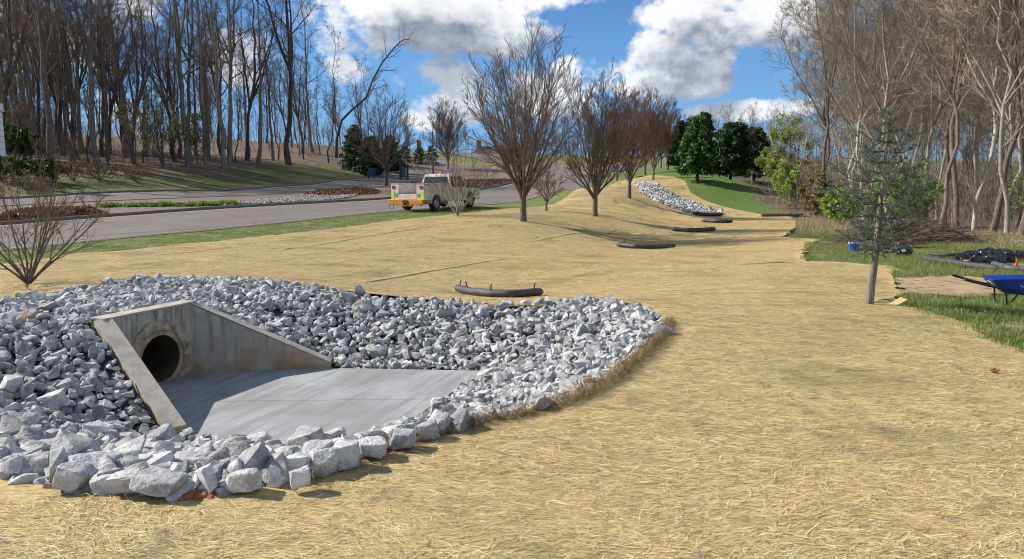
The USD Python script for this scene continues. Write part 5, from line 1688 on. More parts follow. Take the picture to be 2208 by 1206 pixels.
# wood across the road: olive saplings and evergreens
leafy(345, 330, 184, 95, 78, 'wide olive-green budding saplings in front of the grey trunks', 'budding_sapling', 'tree', 71, M_BUD_OLIVE, 6000, .14, 16, .06, .07)
leafy(425, 332, 198, 34, 80, 'narrow olive-green sapling next to the wide Y-forked tree', 'budding_sapling', 'tree', 72, M_BUD_OLIVE, 2200, .14, 8, .06, .06)
leafy(14, 330, 110, 48, 74, 'rusty olive budding tree behind the white pylon', 'budding_sapling', 'tree', 73, M_BUD_OLIVE, 3000, .15, 10, .06, .07)
leafy(38, 348, 268, 44, 66, 'dark green evergreen bush beside the white pylon', 'evergreen_bush', 'bush', 74, M_LEAF_DARK, 7000, .20, 14)
leafy(98, 402, 352, 34, 58, 'black-green low juniper on the bank below the brown brush', 'evergreen_bush', 'bush', 75, M_LEAF_DARK, 4200, .17, 12)
leafy(28, 408, 356, 44, 56, 'low dark shrub on the bank under the pylon', 'evergreen_bush', 'bush', 79, M_LEAF_DARK, 1600, .17, 12)
BR = 'brown brush on the bank in front of the wood'
for k, (px, py, top, hf, Y) in enumerate([(160, 396, 340, 60, 60), (215, 390, 350, 50, 62), (55, 412, 372, 50, 54), (290, 376, 340, 45, 64)]):
    leafy(px, py, top, hf, Y, ['wide brown twiggy brush beside the black-green juniper', 'brown twiggy brush under the big leaning tree', 'low brown brush below the pylon at the far kerb', 'thin brown brush at the top of the bank'][k], 'brown_thicket', 'bush', 80 + k, M_BUD_RED, 300, .10, 16, .02, .04)
# understorey saplings
def brush(poly, n, hmin, hmax, rs_, lean=.18):
    q = []
    x0, y0, x1, y1 = poly.bounds
    while len(q) < n:
        p = rs_.uniform([x0, y0], [x1, y1], (n * 4, 2))
        p = p[shapely.contains_xy(poly, p[:, 0], p[:, 1])]
        pp = to_px(np.c_[p, H(p[:, 0], p[:, 1])])
        q += list(p[(pp[:, 0] > -100) & (pp[:, 0] < 2350) & (p[:, 1] > 2)])
        if not len(q) and False:
            break
    q = np.array(q[:n])
    z = H(q[:, 0], q[:, 1])
    h = rs_.uniform(hmin, hmax, n)
    nn = 6
    C = np.empty((n, nn, 3))
    C[:, 0] = np.c_[q, z - .05]
    d = np.c_[rs_.normal(0, lean, (n, 2)), np.ones(n)]
    for j in range(1, nn):
        d = d + rs_.normal(0, .16, d.shape)
        d /= np.linalg.norm(d, axis=1, keepdims=True)
        C[:, j] = C[:, j - 1] + d * (h / (nn - 1))[:, None]
    R = (h * .0045 + .005)[:, None] * np.linspace(1, .35, nn)[None]
    P2, R2 = level(C, R, rs_, 6, (.15, 1), (.4, 1.0), (.2, .45), 4, .04, .16, .6, .4, .5, .004)
    P3, R3 = level(P2, R2, rs_, 3, (.2, 1), (.4, 1.0), (.3, .6), 3, .0, .16, .7, .5, .5, .004)
    return cat_meshes([tubes(C, R, 4), tubes(P2, R2, 3), tubes(P3, R3, 3)])
west_strip = sg.Polygon(np.vstack([road_pt(np.linspace(20, 130, 60), np.full(60, 42.0)), road_pt(np.linspace(130, 20, 60), np.full(60, 78.0))])).buffer(0)
obj('undergrowth', brush(west_strip, 420, 1.0, 4.0, rse), M_TWIG, label='brown twiggy undergrowth on the floor of the wood across the road', cat='undergrowth', kind='stuff')
far_strip = sg.Polygon(np.vstack([road_pt(np.linspace(10, 135, 60), np.full(60, 66.0)), road_pt(np.linspace(135, 10, 60), np.full(60, 140.0))])).buffer(0)
obj('undergrowth', brush(EW, 760, 2.5, 8.0, rse, .12), M_TWIG, label='twiggy thicket behind the dark conifers and the arching tree', cat='undergrowth', kind='stuff')
obj('undergrowth', brush(far_strip, 800, 2.5, 7.0, rse, .12), M_TWIG, label='hazy grey-brown thicket at the back of the wood across the road', cat='undergrowth', kind='stuff')
obj('undergrowth', brush(east_poly.intersection(sg.box(14, 40, 70, 84)), 420, 2.5, 7.0, rse, .25), M_TWIG_PALE, label='tall pale thicket at the back of the sunlit wood', cat='undergrowth', kind='stuff')
obj('undergrowth', brush(east_poly.intersection(sg.box(10, 24, 60, 62)), 560, .8, 4.0, rse, .4), M_TWIG_PALE, label='pale tangled brambles on the floor of the sunlit wood', cat='undergrowth', kind='stuff')
# brush pile
def brush_pile():
    r_ = np.random.default_rng(90)
    c = gp(2000, 528)
    s = c[1] / FPX
    N = 900
    u = r_.uniform(-1, 1, N)
    v = r_.uniform(-1, 1, N)
    hh = np.maximum(0, 1 - u * u) * np.maximum(0, 1 - v * v)
    base = np.c_[c[0] + u * 118 * s, c[1] + 1.2 + v * 1.5, np.zeros(N)]
    base[:, 2] = H(base[:, 0], base[:, 1]) + hh * r_.random(N) * 52 * s + .05
    a = r_.normal(0, .6, N) + np.where(r_.random(N) < .5, 0, math.pi)
    el = r_.normal(-.02, .22, N) - .28 * u * np.cos(a)
    d = np.c_[np.cos(a) * np.cos(el), np.sin(a) * np.cos(el), np.sin(el)]
    L = r_.uniform(.5, 2.0, N)
    nn = 5
    C = np.empty((N, nn, 3))
    C[:, 0] = base - d * (L / 2)[:, None]
    for j in range(1, nn):
        d = d + r_.normal(0, .10, d.shape)
        d /= np.linalg.norm(d, axis=1, keepdims=True)
        C[:, j] = C[:, j - 1] + d * (L / (nn - 1))[:, None]
    C[:, :, 2] = np.maximum(C[:, :, 2], H(C[:, :, 0], C[:, :, 1]) + .01)
    R = r_.uniform(.004, .013, N)[:, None] * np.linspace(1, .5, nn)[None]
    P2, R2 = level(C, R, r_, 3, (.2, 1), (.4, .9), (.25, .5), 3, -.02, .14, .6, .5, .5, .003)
    obj('brush_pile', cat_meshes([tubes(C, R, 4), tubes(P2, R2, 3)]), M_TWIG, label='wide pile of cut brown branches at the edge of the wood', cat='brush pile', kind='stuff')
brush_pile()
# dry grass at the wood's edge
def dry_tufts(poly, n, h, rs_):
    x0, y0, x1, y1 = poly.bounds
    q = np.empty((0, 2))
    while len(q) < n:
        p = rs_.uniform([x0, y0], [x1, y1], (n * 3, 2))
        q = np.vstack([q, p[shapely.contains_xy(poly, p[:, 0], p[:, 1])]])
    q = q[:n]
    a, el = rs_.uniform(-math.pi, math.pi, n), rs_.uniform(.6, 1.5, n)
    d = np.c_[np.cos(a) * np.cos(el), np.sin(a) * np.cos(el), np.sin(el)]
    L = rs_.uniform(*h, n)
    b = np.c_[q, H(q[:, 0], q[:, 1])] + d * L[:, None] * .5
    return ribbons(b, d, L, rs_.uniform(.006, .014, n), rs_.normal(0, .04, n), 0 * L, rs_)
obj('dry_grass', dry_tufts(sg.Polygon(gxy([(1722, 500), (1728, 480), (1760, 474), (1860, 482), (1880, 500), (1800, 506), (1745, 506)])).buffer(.2), 3800, (.2, .55), rse), M_DRY, label='pale dry grass fringe between the blanket end and the bushes', cat='dry grass', kind='stuff', rnd=True)
obj('dry_grass', dry_tufts(sg.Polygon(gxy([(2010, 515), (2050, 500), (2208, 508), (2208, 540), (2080, 538)])).buffer(.2), 3600, (.06, .18), rse), M_DRY, label='dry grass mixed into the lawn in front of the dark trunks', cat='dry grass', kind='stuff', rnd=True)
# ------------------------------------------------------------------ service truck
M_WHITE = plain('white_truck_paint', (.68, .655, .60), .4, color2=(.54, .50, .43), vscale=3, coat=.4)
M_ORANGE = plain('orange_bumper_paint', (.72, .26, .02), .5, var=.25, vscale=8)
M_LIME = plain('lime_reflector', (.55, .72, .06), .4)
M_RED = plain('red_lamp_plastic', (.55, .02, .015), .25)
M_AMBER = plain('amber_beacon', (.95, .45, .03), .3)
M_GLASS = plain('dark_window_glass', (.03, .045, .05), .06, spec=.8)
M_TYRE = plain('tyre_rubber', (.022, .022, .023), .85)
M_STEEL = plain('bare_steel', (.35, .35, .35), .45, metallic=.8)
M_BLACK = plain('black_plastic', (.025, .025, .027), .55)
M_RUST = plain('rusty_bed_floor', (.30, .14, .075), .85, var=.4, vscale=6)
M_GREYBED = plain('galvanised_box', (.33, .34, .36), .5, var=.2, metallic=.2)
def wheel(parent, x, y, side, r=.40, w=.27):
    prof = np.array([(r * .62, -w / 2), (r * .93, -w / 2), (r, -w * .36), (r, w * .36), (r * .93, w / 2), (r * .62, w / 2), (r * .62, -w / 2)])
    m = trimesh.creation.revolve(prof, sections=28)
    m.apply_transform(Rx(math.pi / 2))
    m.apply_translation((x, y, r))
    t = UsdGeom.Xform.Define(stage, path_for('wheel', parent))
    obj('tyre', m, M_TYRE, t, smooth=40)
    rp = np.array([(0, 0), (r * .25, .015), (r * .5, -.01), (r * .6, .03), (r * .625, .03), (r * .625, -.1), (0, -.1)])
    rm = trimesh.creation.revolve(rp[::-1], sections=20)
    rm.apply_transform(Rx(-math.pi / 2 * side))
    rm.apply_translation((x, y + side * w * .34, r))
    obj('rim', rm, M_STEEL, t, smooth=40)
def hull(pts): return trimesh.convex.convex_hull(np.array(pts, float))
def prism(prof, y0, y1, inset=0.0):
    """side profile (x, z) stretched from y0 to y1"""
    m = trimesh.creation.extrude_polygon(sg.Polygon(prof).buffer(0), abs(y1 - y0), engine='earcut')
    v = m.vertices
    w = np.c_[v[:, 0], min(y0, y1) + v[:, 2], v[:, 1]]
    m = trimesh.Trimesh(w, m.faces, process=False)
    if m.volume < 0:
        m.invert()
    return m
def truck():
    hd = math.radians(27)
    c = gp(938, 455, fn=lambda x, y: H(x, y) + .05)
    f = np.array([math.sin(hd), math.cos(hd)])
    l = np.array([-f[1], f[0]])
    org = c[:2] + f * 1.72 + l * .90
    z = float(H(org[0], org[1])) + .05
    pz = (float(H(*(org + f * 1.8))) - float(H(*(org - f * 1.8)))) / 3.6
    t = thing('service_truck', (org[0], org[1], z), math.pi / 2 - hd, 1.0, 'white utility service truck with orange rear bumper and amber roof beacon', 'truck', tilt=(0, -math.degrees(math.atan(pz)), 0))
    arch = lambda cx, r: [(cx + r * math.cos(a), .40 + r * math.sin(a)) for a in np.linspace(math.pi, 0, 13)]
    obj('chassis', box(5.6, .9, .18, (-.05, 0, .55)), M_BLACK, t)
    side_prof = [(-2.95, .60), (-2.95, 1.42), (-.38, 1.42), (-.38, .52), (-1.20, .52)] + [p for p in arch(-1.72, .50)][::-1] + [(-2.25, .58)]
    for sgn in (1, -1):
        y0, y1 = (.58, 1.05) if sgn > 0 else (-1.05, -.58)
        s = obj('tool_box', prism(side_prof, y0, y1), M_WHITE, t)
        # doors and latches on the outer face
        for (xa, xb, za, zb) in ((-2.88, -2.30, .72, 1.36), (-2.26, -1.18, 1.0, 1.36), (-1.14, -.44, .60, 1.36)):
            obj('locker_door', box(xb - xa, .018, zb - za, ((xa + xb) / 2, sgn * 1.056, (za + zb) / 2), .006), M_WHITE, s)
            obj('latch', box(.07, .012, .06, ((xa + xb) / 2, sgn * 1.070, (za + zb) / 2)), M_STEEL, s)
        obj('lid_rail', box(2.57, .50, .03, (-1.665, sgn * .815, 1.436), .008), M_GREYBED, s)
        rear = -2.956
        obj('tail_light', box(.03, .20, .17, (rear, sgn * .88, 1.27), .008), M_RED, t)
        obj('chevron_panel', box(.016, .18, .42, (rear - .004, sgn * .945, .84)), M_LIME, t)
        obj('fuel_decal', box(.014, .16, .16, (rear - .006, sgn * .72, .86)), plain(f'teal_decal_{sgn + 1}', (.10, .35, .32), .4), t)
    obj('bed_floor', box(2.5, 1.15, .06, (-1.68, 0, .93)), M_RUST, t)
    obj('bed_bulkhead', box(.05, 1.15, .55, (-.42, 0, 1.16)), M_GREYBED, t)
    obj('tailgate', box(.06, 1.15, .26, (-2.93, 0, .775), .01), M_WHITE, t)
    obj('bed_load', box(.55, .5, .28, (-1.0, -.15, 1.10), .02), M_GREYBED, t)
    b = obj('rear_bumper', cat_meshes([box(.22, 2.14, .26, (-3.07, 0, .50), .02), box(.16, .8, .12, (-3.10, 0, .34), .02)]), M_ORANGE, t)
    obj('hitch', cat_meshes([box(.26, .09, .09, (-3.2, 0, .40)), box(.05, .3, .16, (-3.19, .0, .52))]), M_BLACK, b)
    obj('step', cat_meshes([frame_bar([(-3.1, .8, .40), (-3.12, .8, .14), (-3.12, 1.05, .14), (-3.1, 1.05, .40)], .018)]), M_BLACK, b)
    # cab
    lower = [(-.33, .50), (-.33, 1.16), (1.78, 1.16), (2.75, 1.08), (2.98, .98), (3.0, .52), (2.5, .50)] + arch(1.95, .50)[::-1] + [(1.35, .46)]
    obj('cab_body', prism(lower, -1.0, 1.0), M_WHITE, t)
    gh = [(-.30, 1.0), (1.72, .98)]
    roof = []
    for (x, y, zz) in ((-.28, .99, 1.162), (1.78, .99, 1.162), (-.10, .80, 1.86), (1.15, .80, 1.88), (.05, .74, 1.93), (1.0, .74, 1.94)):
        roof += [(x, y, zz), (x, -y, zz)]
    cabm = hull(roof)
    obj('cab_roof', cabm, M_WHITE, t, smooth=25)
    def pane(name, pts, lab=None):
        p = np.array(pts, float)
        n = np.cross(p[1] - p[0], p[2] - p[0])
        n /= np.linalg.norm(n)
        q = np.vstack([p + n * .012, p - n * .012])
        obj(name, hull(q), M_GLASS, t)
    pane('rear_window', [(-.272, .82, 1.24), (-.272, -.82, 1.24), (-.135, -.72, 1.78), (-.135, .72, 1.78)])
    for sgn in (1, -1):
        pane('side_window', [(-.05, sgn * .978, 1.22), (.62, sgn * .978, 1.22), (.60, sgn * .822, 1.80), (.05, sgn * .822, 1.80)])
        pane('side_window', [(.70, sgn * .978, 1.22), (1.55, sgn * .978, 1.22), (1.12, sgn * .822, 1.80), (.68, sgn * .822, 1.80)])
        obj('mirror', cat_meshes([box(.10, .2, .28, (1.45, sgn * 1.16, 1.28), .02), box(.05, .2, .04, (1.45, sgn * 1.04, 1.24))]), M_BLACK, t)
        obj('headlight', box(.05, .3, .2, (2.985, sgn * .78, .88), .01), M_GLASS, t)
    pane('windscreen', [(1.72, .88, 1.22), (1.72, -.88, 1.22), (1.22, -.74, 1.82), (1.22, .74, 1.82)])
    obj('grille', box(.04, 1.1, .26, (3.0, 0, .86), .01), M_BLACK, t)
    obj('front_bumper', box(.14, 1.95, .2, (3.03, 0, .56), .03), M_STEEL, t)
    obj('beacon', cat_meshes([cyl(.11, (.25, -.1, 1.925), (.25, -.1, 2.08), 14, .09)]), M_AMBER, t)
    for x in (-1.72, 1.95):
        for sgn in (1, -1):
            wheel(t, x, sgn * .88, sgn)
    obj('axle', cat_meshes([cyl(.07, (-1.72, -.85, .40), (-1.72, .85, .40), 10), trimesh.creation.icosphere(1, .16).apply_translation((-1.72, 0, .40))]), M_BLACK, t)
truck()

# ------------------------------------------------------------------ filter socks
M_SOCK = plain('black_mesh_sock', (.019, .019, .019), .6, color2=(.06, .052, .042), vscale=7, bump=.6, bscale=60, spec=.7)
M_SHEET = plain('black_plastic_sheet', (.026, .027, .030), .30, var=.4, vscale=5, bump=.4, bscale=18, spec=.9)
M_STAKE = plain('weathered_stake', (.22, .08, .045), .8, var=.4)
def sock_mesh(path, r, rs_, sides=14, wr=.12, flat=.85):
    """sagging fabric tube along a path on the ground"""
    path = np.asarray(path, float)
    s = np.r_[0, np.cumsum(np.linalg.norm(np.diff(path, axis=0), axis=1))]
    n = max(24, int(s[-1] / .07))
    u = np.linspace(0, s[-1], n)
    C = np.stack([np.interp(u, s, path[:, k]) for k in range(3)], 1)
    for _ in range(4):
        C[1:-1] = .25 * C[:-2] + .5 * C[1:-1] + .25 * C[2:]
    e = np.minimum(u, s[-1] - u)
    R = r * np.clip(.38 + .62 * np.sqrt(np.clip(e / (r * 1.2), 0, 1)), 0, 1)
    R = R * (1 + .06 * np.sin(u * 9 + rs_.uniform(0, 6)))
    m = tubes(C[None], R[None], sides, caps=True)
    v = np.array(m.vertices)
    nz = meshkit.fbm(np.c_[v[:, 0] * 9, v[:, 1] * 9, v[:, 2] * 9], 3, 5) - .5
    ctr = np.repeat(C, sides, 0)
    d = v[:n * sides] - ctr
    d *= (1 + wr * 2 * nz[:n * sides, None])
    d[:, 2] *= flat
    v[:n * sides] = ctr + d
    return trimesh.Trimesh(v, m.faces, process=False)
def filter_sock(px_pts, dia_px, stakes, label, seed, Y=None):
    r_ = np.random.default_rng(seed)
    b = [gp(x, y) for x, y in px_pts]
    ctr = np.mean(b, 0)
    r = dia_px / 2 * np.linalg.norm(ctr - [0, 0, CAM_Z]) / FPX
    path = np.array([[p[0], p[1], float(H(p[0], p[1])) + .035 + r * .80] for p in b])
    t = thing('filter_sock', label=label, cat='filter sock')
    obj('tube', sock_mesh(path, r, r_), M_SOCK, t, smooth=50)
    for k, f in enumerate(stakes):
        s = np.r_[0, np.cumsum(np.linalg.norm(np.diff(path, axis=0), axis=1))]
        c = np.array([np.interp(f * s[-1], s, path[:, j]) for j in range(3)])
        a = r_.normal(0, .12, 2)
        top = c + [a[0] * .3, a[1] * .3, r + .085]
        obj('stake', hull(np.vstack([box(.022, .022, .001, tuple(c + [0, 0, r * .3])).vertices, box(.02, .02, .001, tuple(top)).vertices])), M_STAKE, t)
filter_sock([(986, 633), (1012, 640), (1058, 646), (1110, 647), (1169, 641)], 20, (.06, .27, .55, .9), 'black filter sock lying just behind the stone bowl, its near end raised', 1)
filter_sock([(1330, 534), (1370, 538), (1410, 539), (1454, 536)], 11, (.1, .5, .85), 'black filter sock across the swale, second from the stone bowl', 2)
filter_sock([(1446, 499), (1480, 502), (1510, 502), (1541, 499)], 10, (.35, .65), 'black filter sock across the swale, third from the stone bowl', 3)
filter_sock([(1513, 480), (1545, 482), (1580, 482)], 8.5, (.5,), 'short black filter sock across the swale, fourth from the stone bowl', 4)
filter_sock([(1494, 465), (1525, 468), (1557, 467)], 8, (.4,), 'black filter sock at the lower end of the far stone strip', 5)

# ------------------------------------------------------------------ things on the lawn
def bucket():
    c = gp(1841, 544)
    s = np.linalg.norm(c - [0, 0, CAM_Z]) / FPX
    h, r = 20 * s, 10.5 * s
    t = thing('bucket', c, label='small blue plastic bucket standing on the grass before the brush pile', cat='bucket')
    mb = plain('blue_bucket_plastic', (.012, .065, .42), .35, var=.15)
    prof = np.array([(0, .0), (r * .84, 0), (r * .86, .01), (r, h * .8), (r * 1.04, h * .8), (r * 1.04, h * .86), (r * 1.02, h * .87), (r * 1.03, h), (r * .97, h), (r * .82, .03), (0, .03)])
    m = trimesh.creation.revolve(prof, sections=28)
    obj('pail', m, mb, t, smooth=35)
    a = np.linspace(0, math.pi, 13)
    obj('handle', frame_bar(np.c_[r * 1.05 * np.cos(a), -.35 * r * np.sin(a) * 2.2, h * .86 - .5 * r * np.sin(a)], .004, 6), M_STEEL, t)
    obj('white_band', trimesh.creation.revolve(np.array([(r * .99, h * .82), (r * 1.055, h * .82), (r * 1.055, h * .99), (r * .99, h * .99), (r * .99, h * .82)]), sections=28), plain('pale_blue_rim', (.30, .40, .62), .4), t, smooth=35)
bucket()
def crumple(size, rs_, sub=4, amp=.35, freq=2.2):
    m = trimesh.creation.icosphere(sub)
    v = np.array(m.vertices)
    o = rs_.uniform(0, 40, 3)
    n1 = np.abs(meshkit.fbm(v * freq + o, 3, 3) - .5) * 2
    n2 = np.abs(meshkit.fbm(v * freq * 2.6 + o, 3, 4) - .5) * 2
    v = v * (1 - amp * n1[:, None] - amp * .5 * n2[:, None]) * np.asarray(size)
    return trimesh.Trimesh(v, m.faces, process=False)
def bag():
    r_ = np.random.default_rng(8)
    c = gp(1944, 553)
    s = np.linalg.norm(c - [0, 0, CAM_Z]) / FPX
    t = thing('rubbish_bag', c, label='black plastic rubbish bag tied at the top, lying in front of the brush pile', cat='rubbish bag')
    m = crumple((20 * s, 17 * s, 13 * s), r_, 4, .3)
    v = np.array(m.vertices)
    v[:, 2] += 11 * s
    v[:, 2] = np.maximum(v[:, 2], .005)
    obj('sack', trimesh.Trimesh(v, m.faces, process=False), M_SHEET, t, smooth=40)
    k = crumple((7 * s, 6 * s, 5 * s), r_, 3, .5)
    k.apply_translation((-3 * s, 0, 23 * s))
    obj('knot', k, M_SHEET, t, smooth=40)
    obj('tag', box(.10, .012, .09, (-5 * s, -16.2 * s, 13 * s), rot=Rx(-.35)), plain('white_tag', (.75, .75, .75), .5), t)  # small white patch on the front of the sack
bag()
def clods():
    r_ = np.random.default_rng(12)
    c = gp(415, 1076)
    ms = []
    for k in range(26):
        m = crumple(np.array([.030, .026, .02]) * r_.uniform(.5, 1.5), r_, 2, .4)
        x, y = c[0] + r_.normal(0, .07), c[1] + r_.normal(0, .035)
        m.apply_translation((x, y, float(H(x, y)) + .022))
        ms.append(m)
    b = crumple((.16, .085, .045), r_, 3, .35)
    b.apply_translation((c[0], c[1], c[2] + .005))
    obj('clay_clods', cat_meshes(ms + [b]), M_CLAY, smooth=50, label='small heap of red clay crumbs at the foot of the biggest front stones', cat='soil', kind='stuff')
M_CLAY = plain('red_clay_clods', (.34, .15, .06), .95, var=.5, vscale=25, bump=.5, bscale=60)
clods()
def sock_roll(px_pts, dia_px, label, seed, flat=.8, mat=None, lift=0.0):
    r_ = np.random.default_rng(seed)
    b = [gp(x, y) for x, y in px_pts]
    r = dia_px / 2 * np.linalg.norm(np.mean(b, 0) - [0, 0, CAM_Z]) / FPX
    path = np.array([[p[0], p[1], float(H(p[0], p[1])) + r * .75 + lift] for p in b])
    obj('filter_sock_roll', sock_mesh(path, r, r_, 14, .2, flat), mat or M_SOCK, smooth=50, label=label, cat='filter sock')
sock_roll([(1989, 562), (2050, 572), (2110, 581), (2152, 586)], 15, 'long unrolled black sock on the grass, reaching towards the heap of plastic', 20)
sock_roll([(2002, 556), (2035, 560), (2068, 559)], 11, 'short flattened black sock lying behind the long one', 21, .6, lift=.06)
sock_roll([(2140, 574), (2175, 584), (2230, 588)], 13, 'greyish dusty sock at the picture edge beside the heap', 22, .8, plain('dusty_sock', (.09, .092, .098), .5, var=.5, vscale=8, bump=.5, spec=.6))
def heap():
    r_ = np.random.default_rng(30)
    c = gp(2145, 570)
    s = np.linalg.norm(c - [0, 0, CAM_Z]) / FPX
    ms = []
    for (dx, dy, sx, sy, sz) in ((-25, .4, 34, 16, 17), (10, .5, 36, 16, 22), (45, .7, 32, 18, 19), (-5, .1, 30, 12, 10), (70, .6, 26, 14, 16)):
        m = crumple((sx * s, sy * s, sz * s), r_, 4, .42, 2.6)
        v = np.array(m.vertices) + [dx * s, dy, 6 * s]
        v[:, 2] = np.maximum(v[:, 2], 0.0)
        ms.append(trimesh.Trimesh(v, m.faces, process=False))
    t = thing('plastic_sheeting', c, label='crumpled heap of shiny black plastic sheeting on the lawn by the picture edge', cat='plastic sheeting')
    obj('sheeting', cat_meshes(ms), M_SHEET, t, smooth=28)
    m2 = thing('cardboard_sheet', gp(2085, 568) + [0, 0, .10], .3, label='torn tan cardboard piece lying on the black socks', cat='cardboard', tilt=(8, -6, 0))
    obj('board', box(.34, .22, .02, (0, 0, 0), .003), plain('tan_cardboard', (.50, .36, .21), .85), m2)
    p = gp(2174, 572)
    k = thing('marker_stake', p, label='short orange-red marker stick standing in front of the black heap', cat='marker')
    obj('stick', hull(np.vstack([box(.05, .03, .001, (0, -.3, .02)).vertices, box(.045, .03, .001, (.01, -.3, .19)).vertices])), plain('orange_red_marker', (.75, .09, .03), .5), k)
heap()
def wheelbarrow():
    c = gp(2172, 668)
    Yb = c[1]
    k = .50 / .64 * (72 / FPX * Yb / .50)          # photo: rim stands 70 px above the feet
    a = math.radians(-13)
    t = thing('wheelbarrow', c, a, k, 'blue steel wheelbarrow with black handles and legs, cut by the picture edge', 'wheelbarrow')
    mb = plain('blue_tray_enamel', (.008, .055, .38), .38, vscale=7, color2=(.03, .055, .22), coat=.2)
    mk = plain('black_frame_paint', (.016, .016, .018), .4)
    # local: x from the handles to the wheel, feet at the origin
    for sgn in (1, -1):
        obj('handle', frame_bar([(-.86, sgn * .33, .60), (-.50, sgn * .31, .50), (.2, sgn * .24, .36), (.75, sgn * .10, .24), (.95, sgn * .075, .22)], .021, 10), mk, t, smooth=40)
        obj('grip', frame_bar([(-.90, sgn * .332, .612), (-.70, sgn * .322, .556)], .027, 10), M_BLACK, t, smooth=40)
        obj('leg', cat_meshes([frame_bar([(-.22, sgn * .26, .42), (-.16, sgn * .27, .38), (-.10, sgn * .29, .02), (.10, sgn * .29, .02), (.30, sgn * .24, .34)], .016, 8)]), mk, t, smooth=40)
    obj('cross_brace', frame_bar([(-.10, -.29, .14), (-.10, .29, .14)], .012, 8), mk, t)
    def loop(x0, x1, w0, w1, z0, z1, n=28, ins=0.0):
        """rounded outline of the tray at one height: x0 handle end, x1 front"""
        p = []
        for (cx, cy, a0) in ((x1, 1, 0), (x0, 1, 1), (x0, -1, 2), (x1, -1, 3)):
            w = w1 if cx == x1 else w0
            r = .10
            for q in np.linspace(0, math.pi / 2, 7):
                ang_ = a0 * math.pi / 2 + q
                ox, oy = (cx - r if cx == x1 else cx + r), cy * (w - r)
                px_, py_ = ox + (r - ins) * math.cos(ang_), oy + (r - ins) * math.sin(ang_)
                zz = z0 + (z1 - z0) * (px_ - x0) / (x1 - x0)
                p.append((px_, py_, zz))
        return np.array(p)
    rimo = loop(-.40, .86, .33, .36, .60, .66)
    out = [loop(-.10, .55, .19, .20, .335, .30), loop(-.30, .70, .28, .31, .48, .48), rimo, loop(-.42, .88, .35, .38, .615, .675), loop(-.42, .88, .35, .38, .622, .682), loop(-.39, .85, .32, .35, .607, .667), loop(-.29, .69, .27, .30, .485, .485), loop(-.10, .55, .18, .19, .35, .315)]
    n = len(out[0])
    Vv = np.vstack(out + [out[0].mean(0)[None], out[-1].mean(0)[None]])
    f = []
    for q in range(len(out) - 1):
        for i in range(n):
            j = (i + 1) % n
            f += [[q * n + i, q * n + j, (q + 1) * n + j], [q * n + i, (q + 1) * n + j, (q + 1) * n + i]]
    e0, e1 = len(out) * n, len(out) * n + 1
    for i in range(n):
        j = (i + 1) % n
        f += [[e0, j, i], [e1, (len(out) - 1) * n + i, (len(out) - 1) * n + j]]
    tm = trimesh.Trimesh(Vv, f, process=False)
    tray = obj('tray', tm, mb, t, smooth=35)
    # white sticker on the sloping handle-end face, lettering on the flank
    rot = trimesh.transformations.rotation_matrix(math.radians(-52), (0, 1, 0))
    obj('sticker', box(.006, .19, .15, (0, 0, 0), rot=rot).apply_translation((-.335, -.08, .515)), plain('white_sticker', (.78, .78, .77), .5), tray)
    tx = meshkit.text_mesh('Ox', .085, .003, True)
    tx.apply_transform(Rx(math.pi / 2 - .38))
    tx.apply_translation((.06, -.318, .49))
    obj('lettering', tx, plain('pale_lettering', (.62, .68, .75), .5), tray)
    w = UsdGeom.Xform.Define(stage, path_for('wheel', t))
    ty = trimesh.creation.revolve(np.array([(.11, -.045), (.17, -.05), (.195, -.03), (.20, 0), (.195, .03), (.17, .05), (.11, .045), (.11, -.045)]), sections=26)
    ty.apply_transform(Rx(math.pi / 2))
    ty.apply_translation((.98, 0, .20))
    obj('tyre', ty, M_TYRE, w, smooth=40)
    rm = cyl(.112, (.98, -.035, .20), (.98, .035, .20), 20)
    obj('rim', rm, mb, w)
wheelbarrow()
# fallen leaf
def leaf():
    c = gp(2142, 813) + [0, 0, .05]
    o = np.array([(0, 0), (.03, .018), (.045, .05), (.08, .028), (.13, .03), (.105, .008), (.15, -.005), (.10, -.018), (.11, -.045), (.07, -.028), (.045, -.05), (.03, -.018)])
    t = trimesh.creation.triangulate_polygon(sg.Polygon(o), engine='earcut')
    v2 = t[0]
    z = .018 * np.cos(v2[:, 0] * 45) + .35 * np.abs(v2[:, 1])
    m = trimesh.Trimesh(np.r_[np.c_[v2 - [.07, 0], z], np.c_[v2 - [.07, 0], z - .0015]], np.r_[t[1], t[1][:, ::-1] + len(v2)], process=False)
    th = thing('fallen_leaf', c, .3, .9, 'curled reddish-brown dead leaf lying alone on the straw', 'leaf')
    obj('blade', m, plain('dead_leaf', (.30, .085, .04), .6, var=.4, vscale=30), th)
    obj('stalk', frame_bar([(-.07, 0, .018), (-.10, .01, .012), (-.12, .005, .02)], .0016, 5), M_STAKE, th)
leaf()
# loose flap of blanket at the spruce foot
fp_ = gp(1936, 662)
fl = thing('blanket_scrap', (fp_[0], fp_[1], fp_[2] + .05), .25, 1.0, 'small curled scrap of straw blanket on the edge beside the spruce foot', 'straw scrap', tilt=(6, -12, 0))
_u = np.linspace(0, 1, 8)
_v = np.vstack([np.c_[_u * .22 - .11, np.full(8, y), .02 * np.sin(_u * 3) + .05 * _u ** 3] for y in (-.07, .07)] + [np.c_[_u * .22 - .11, np.full(8, y), .02 * np.sin(_u * 3) + .05 * _u ** 3 - .014] for y in (-.07, .07)])
obj('flap', trimesh.convex.convex_hull(_v), M_STRAW, fl)

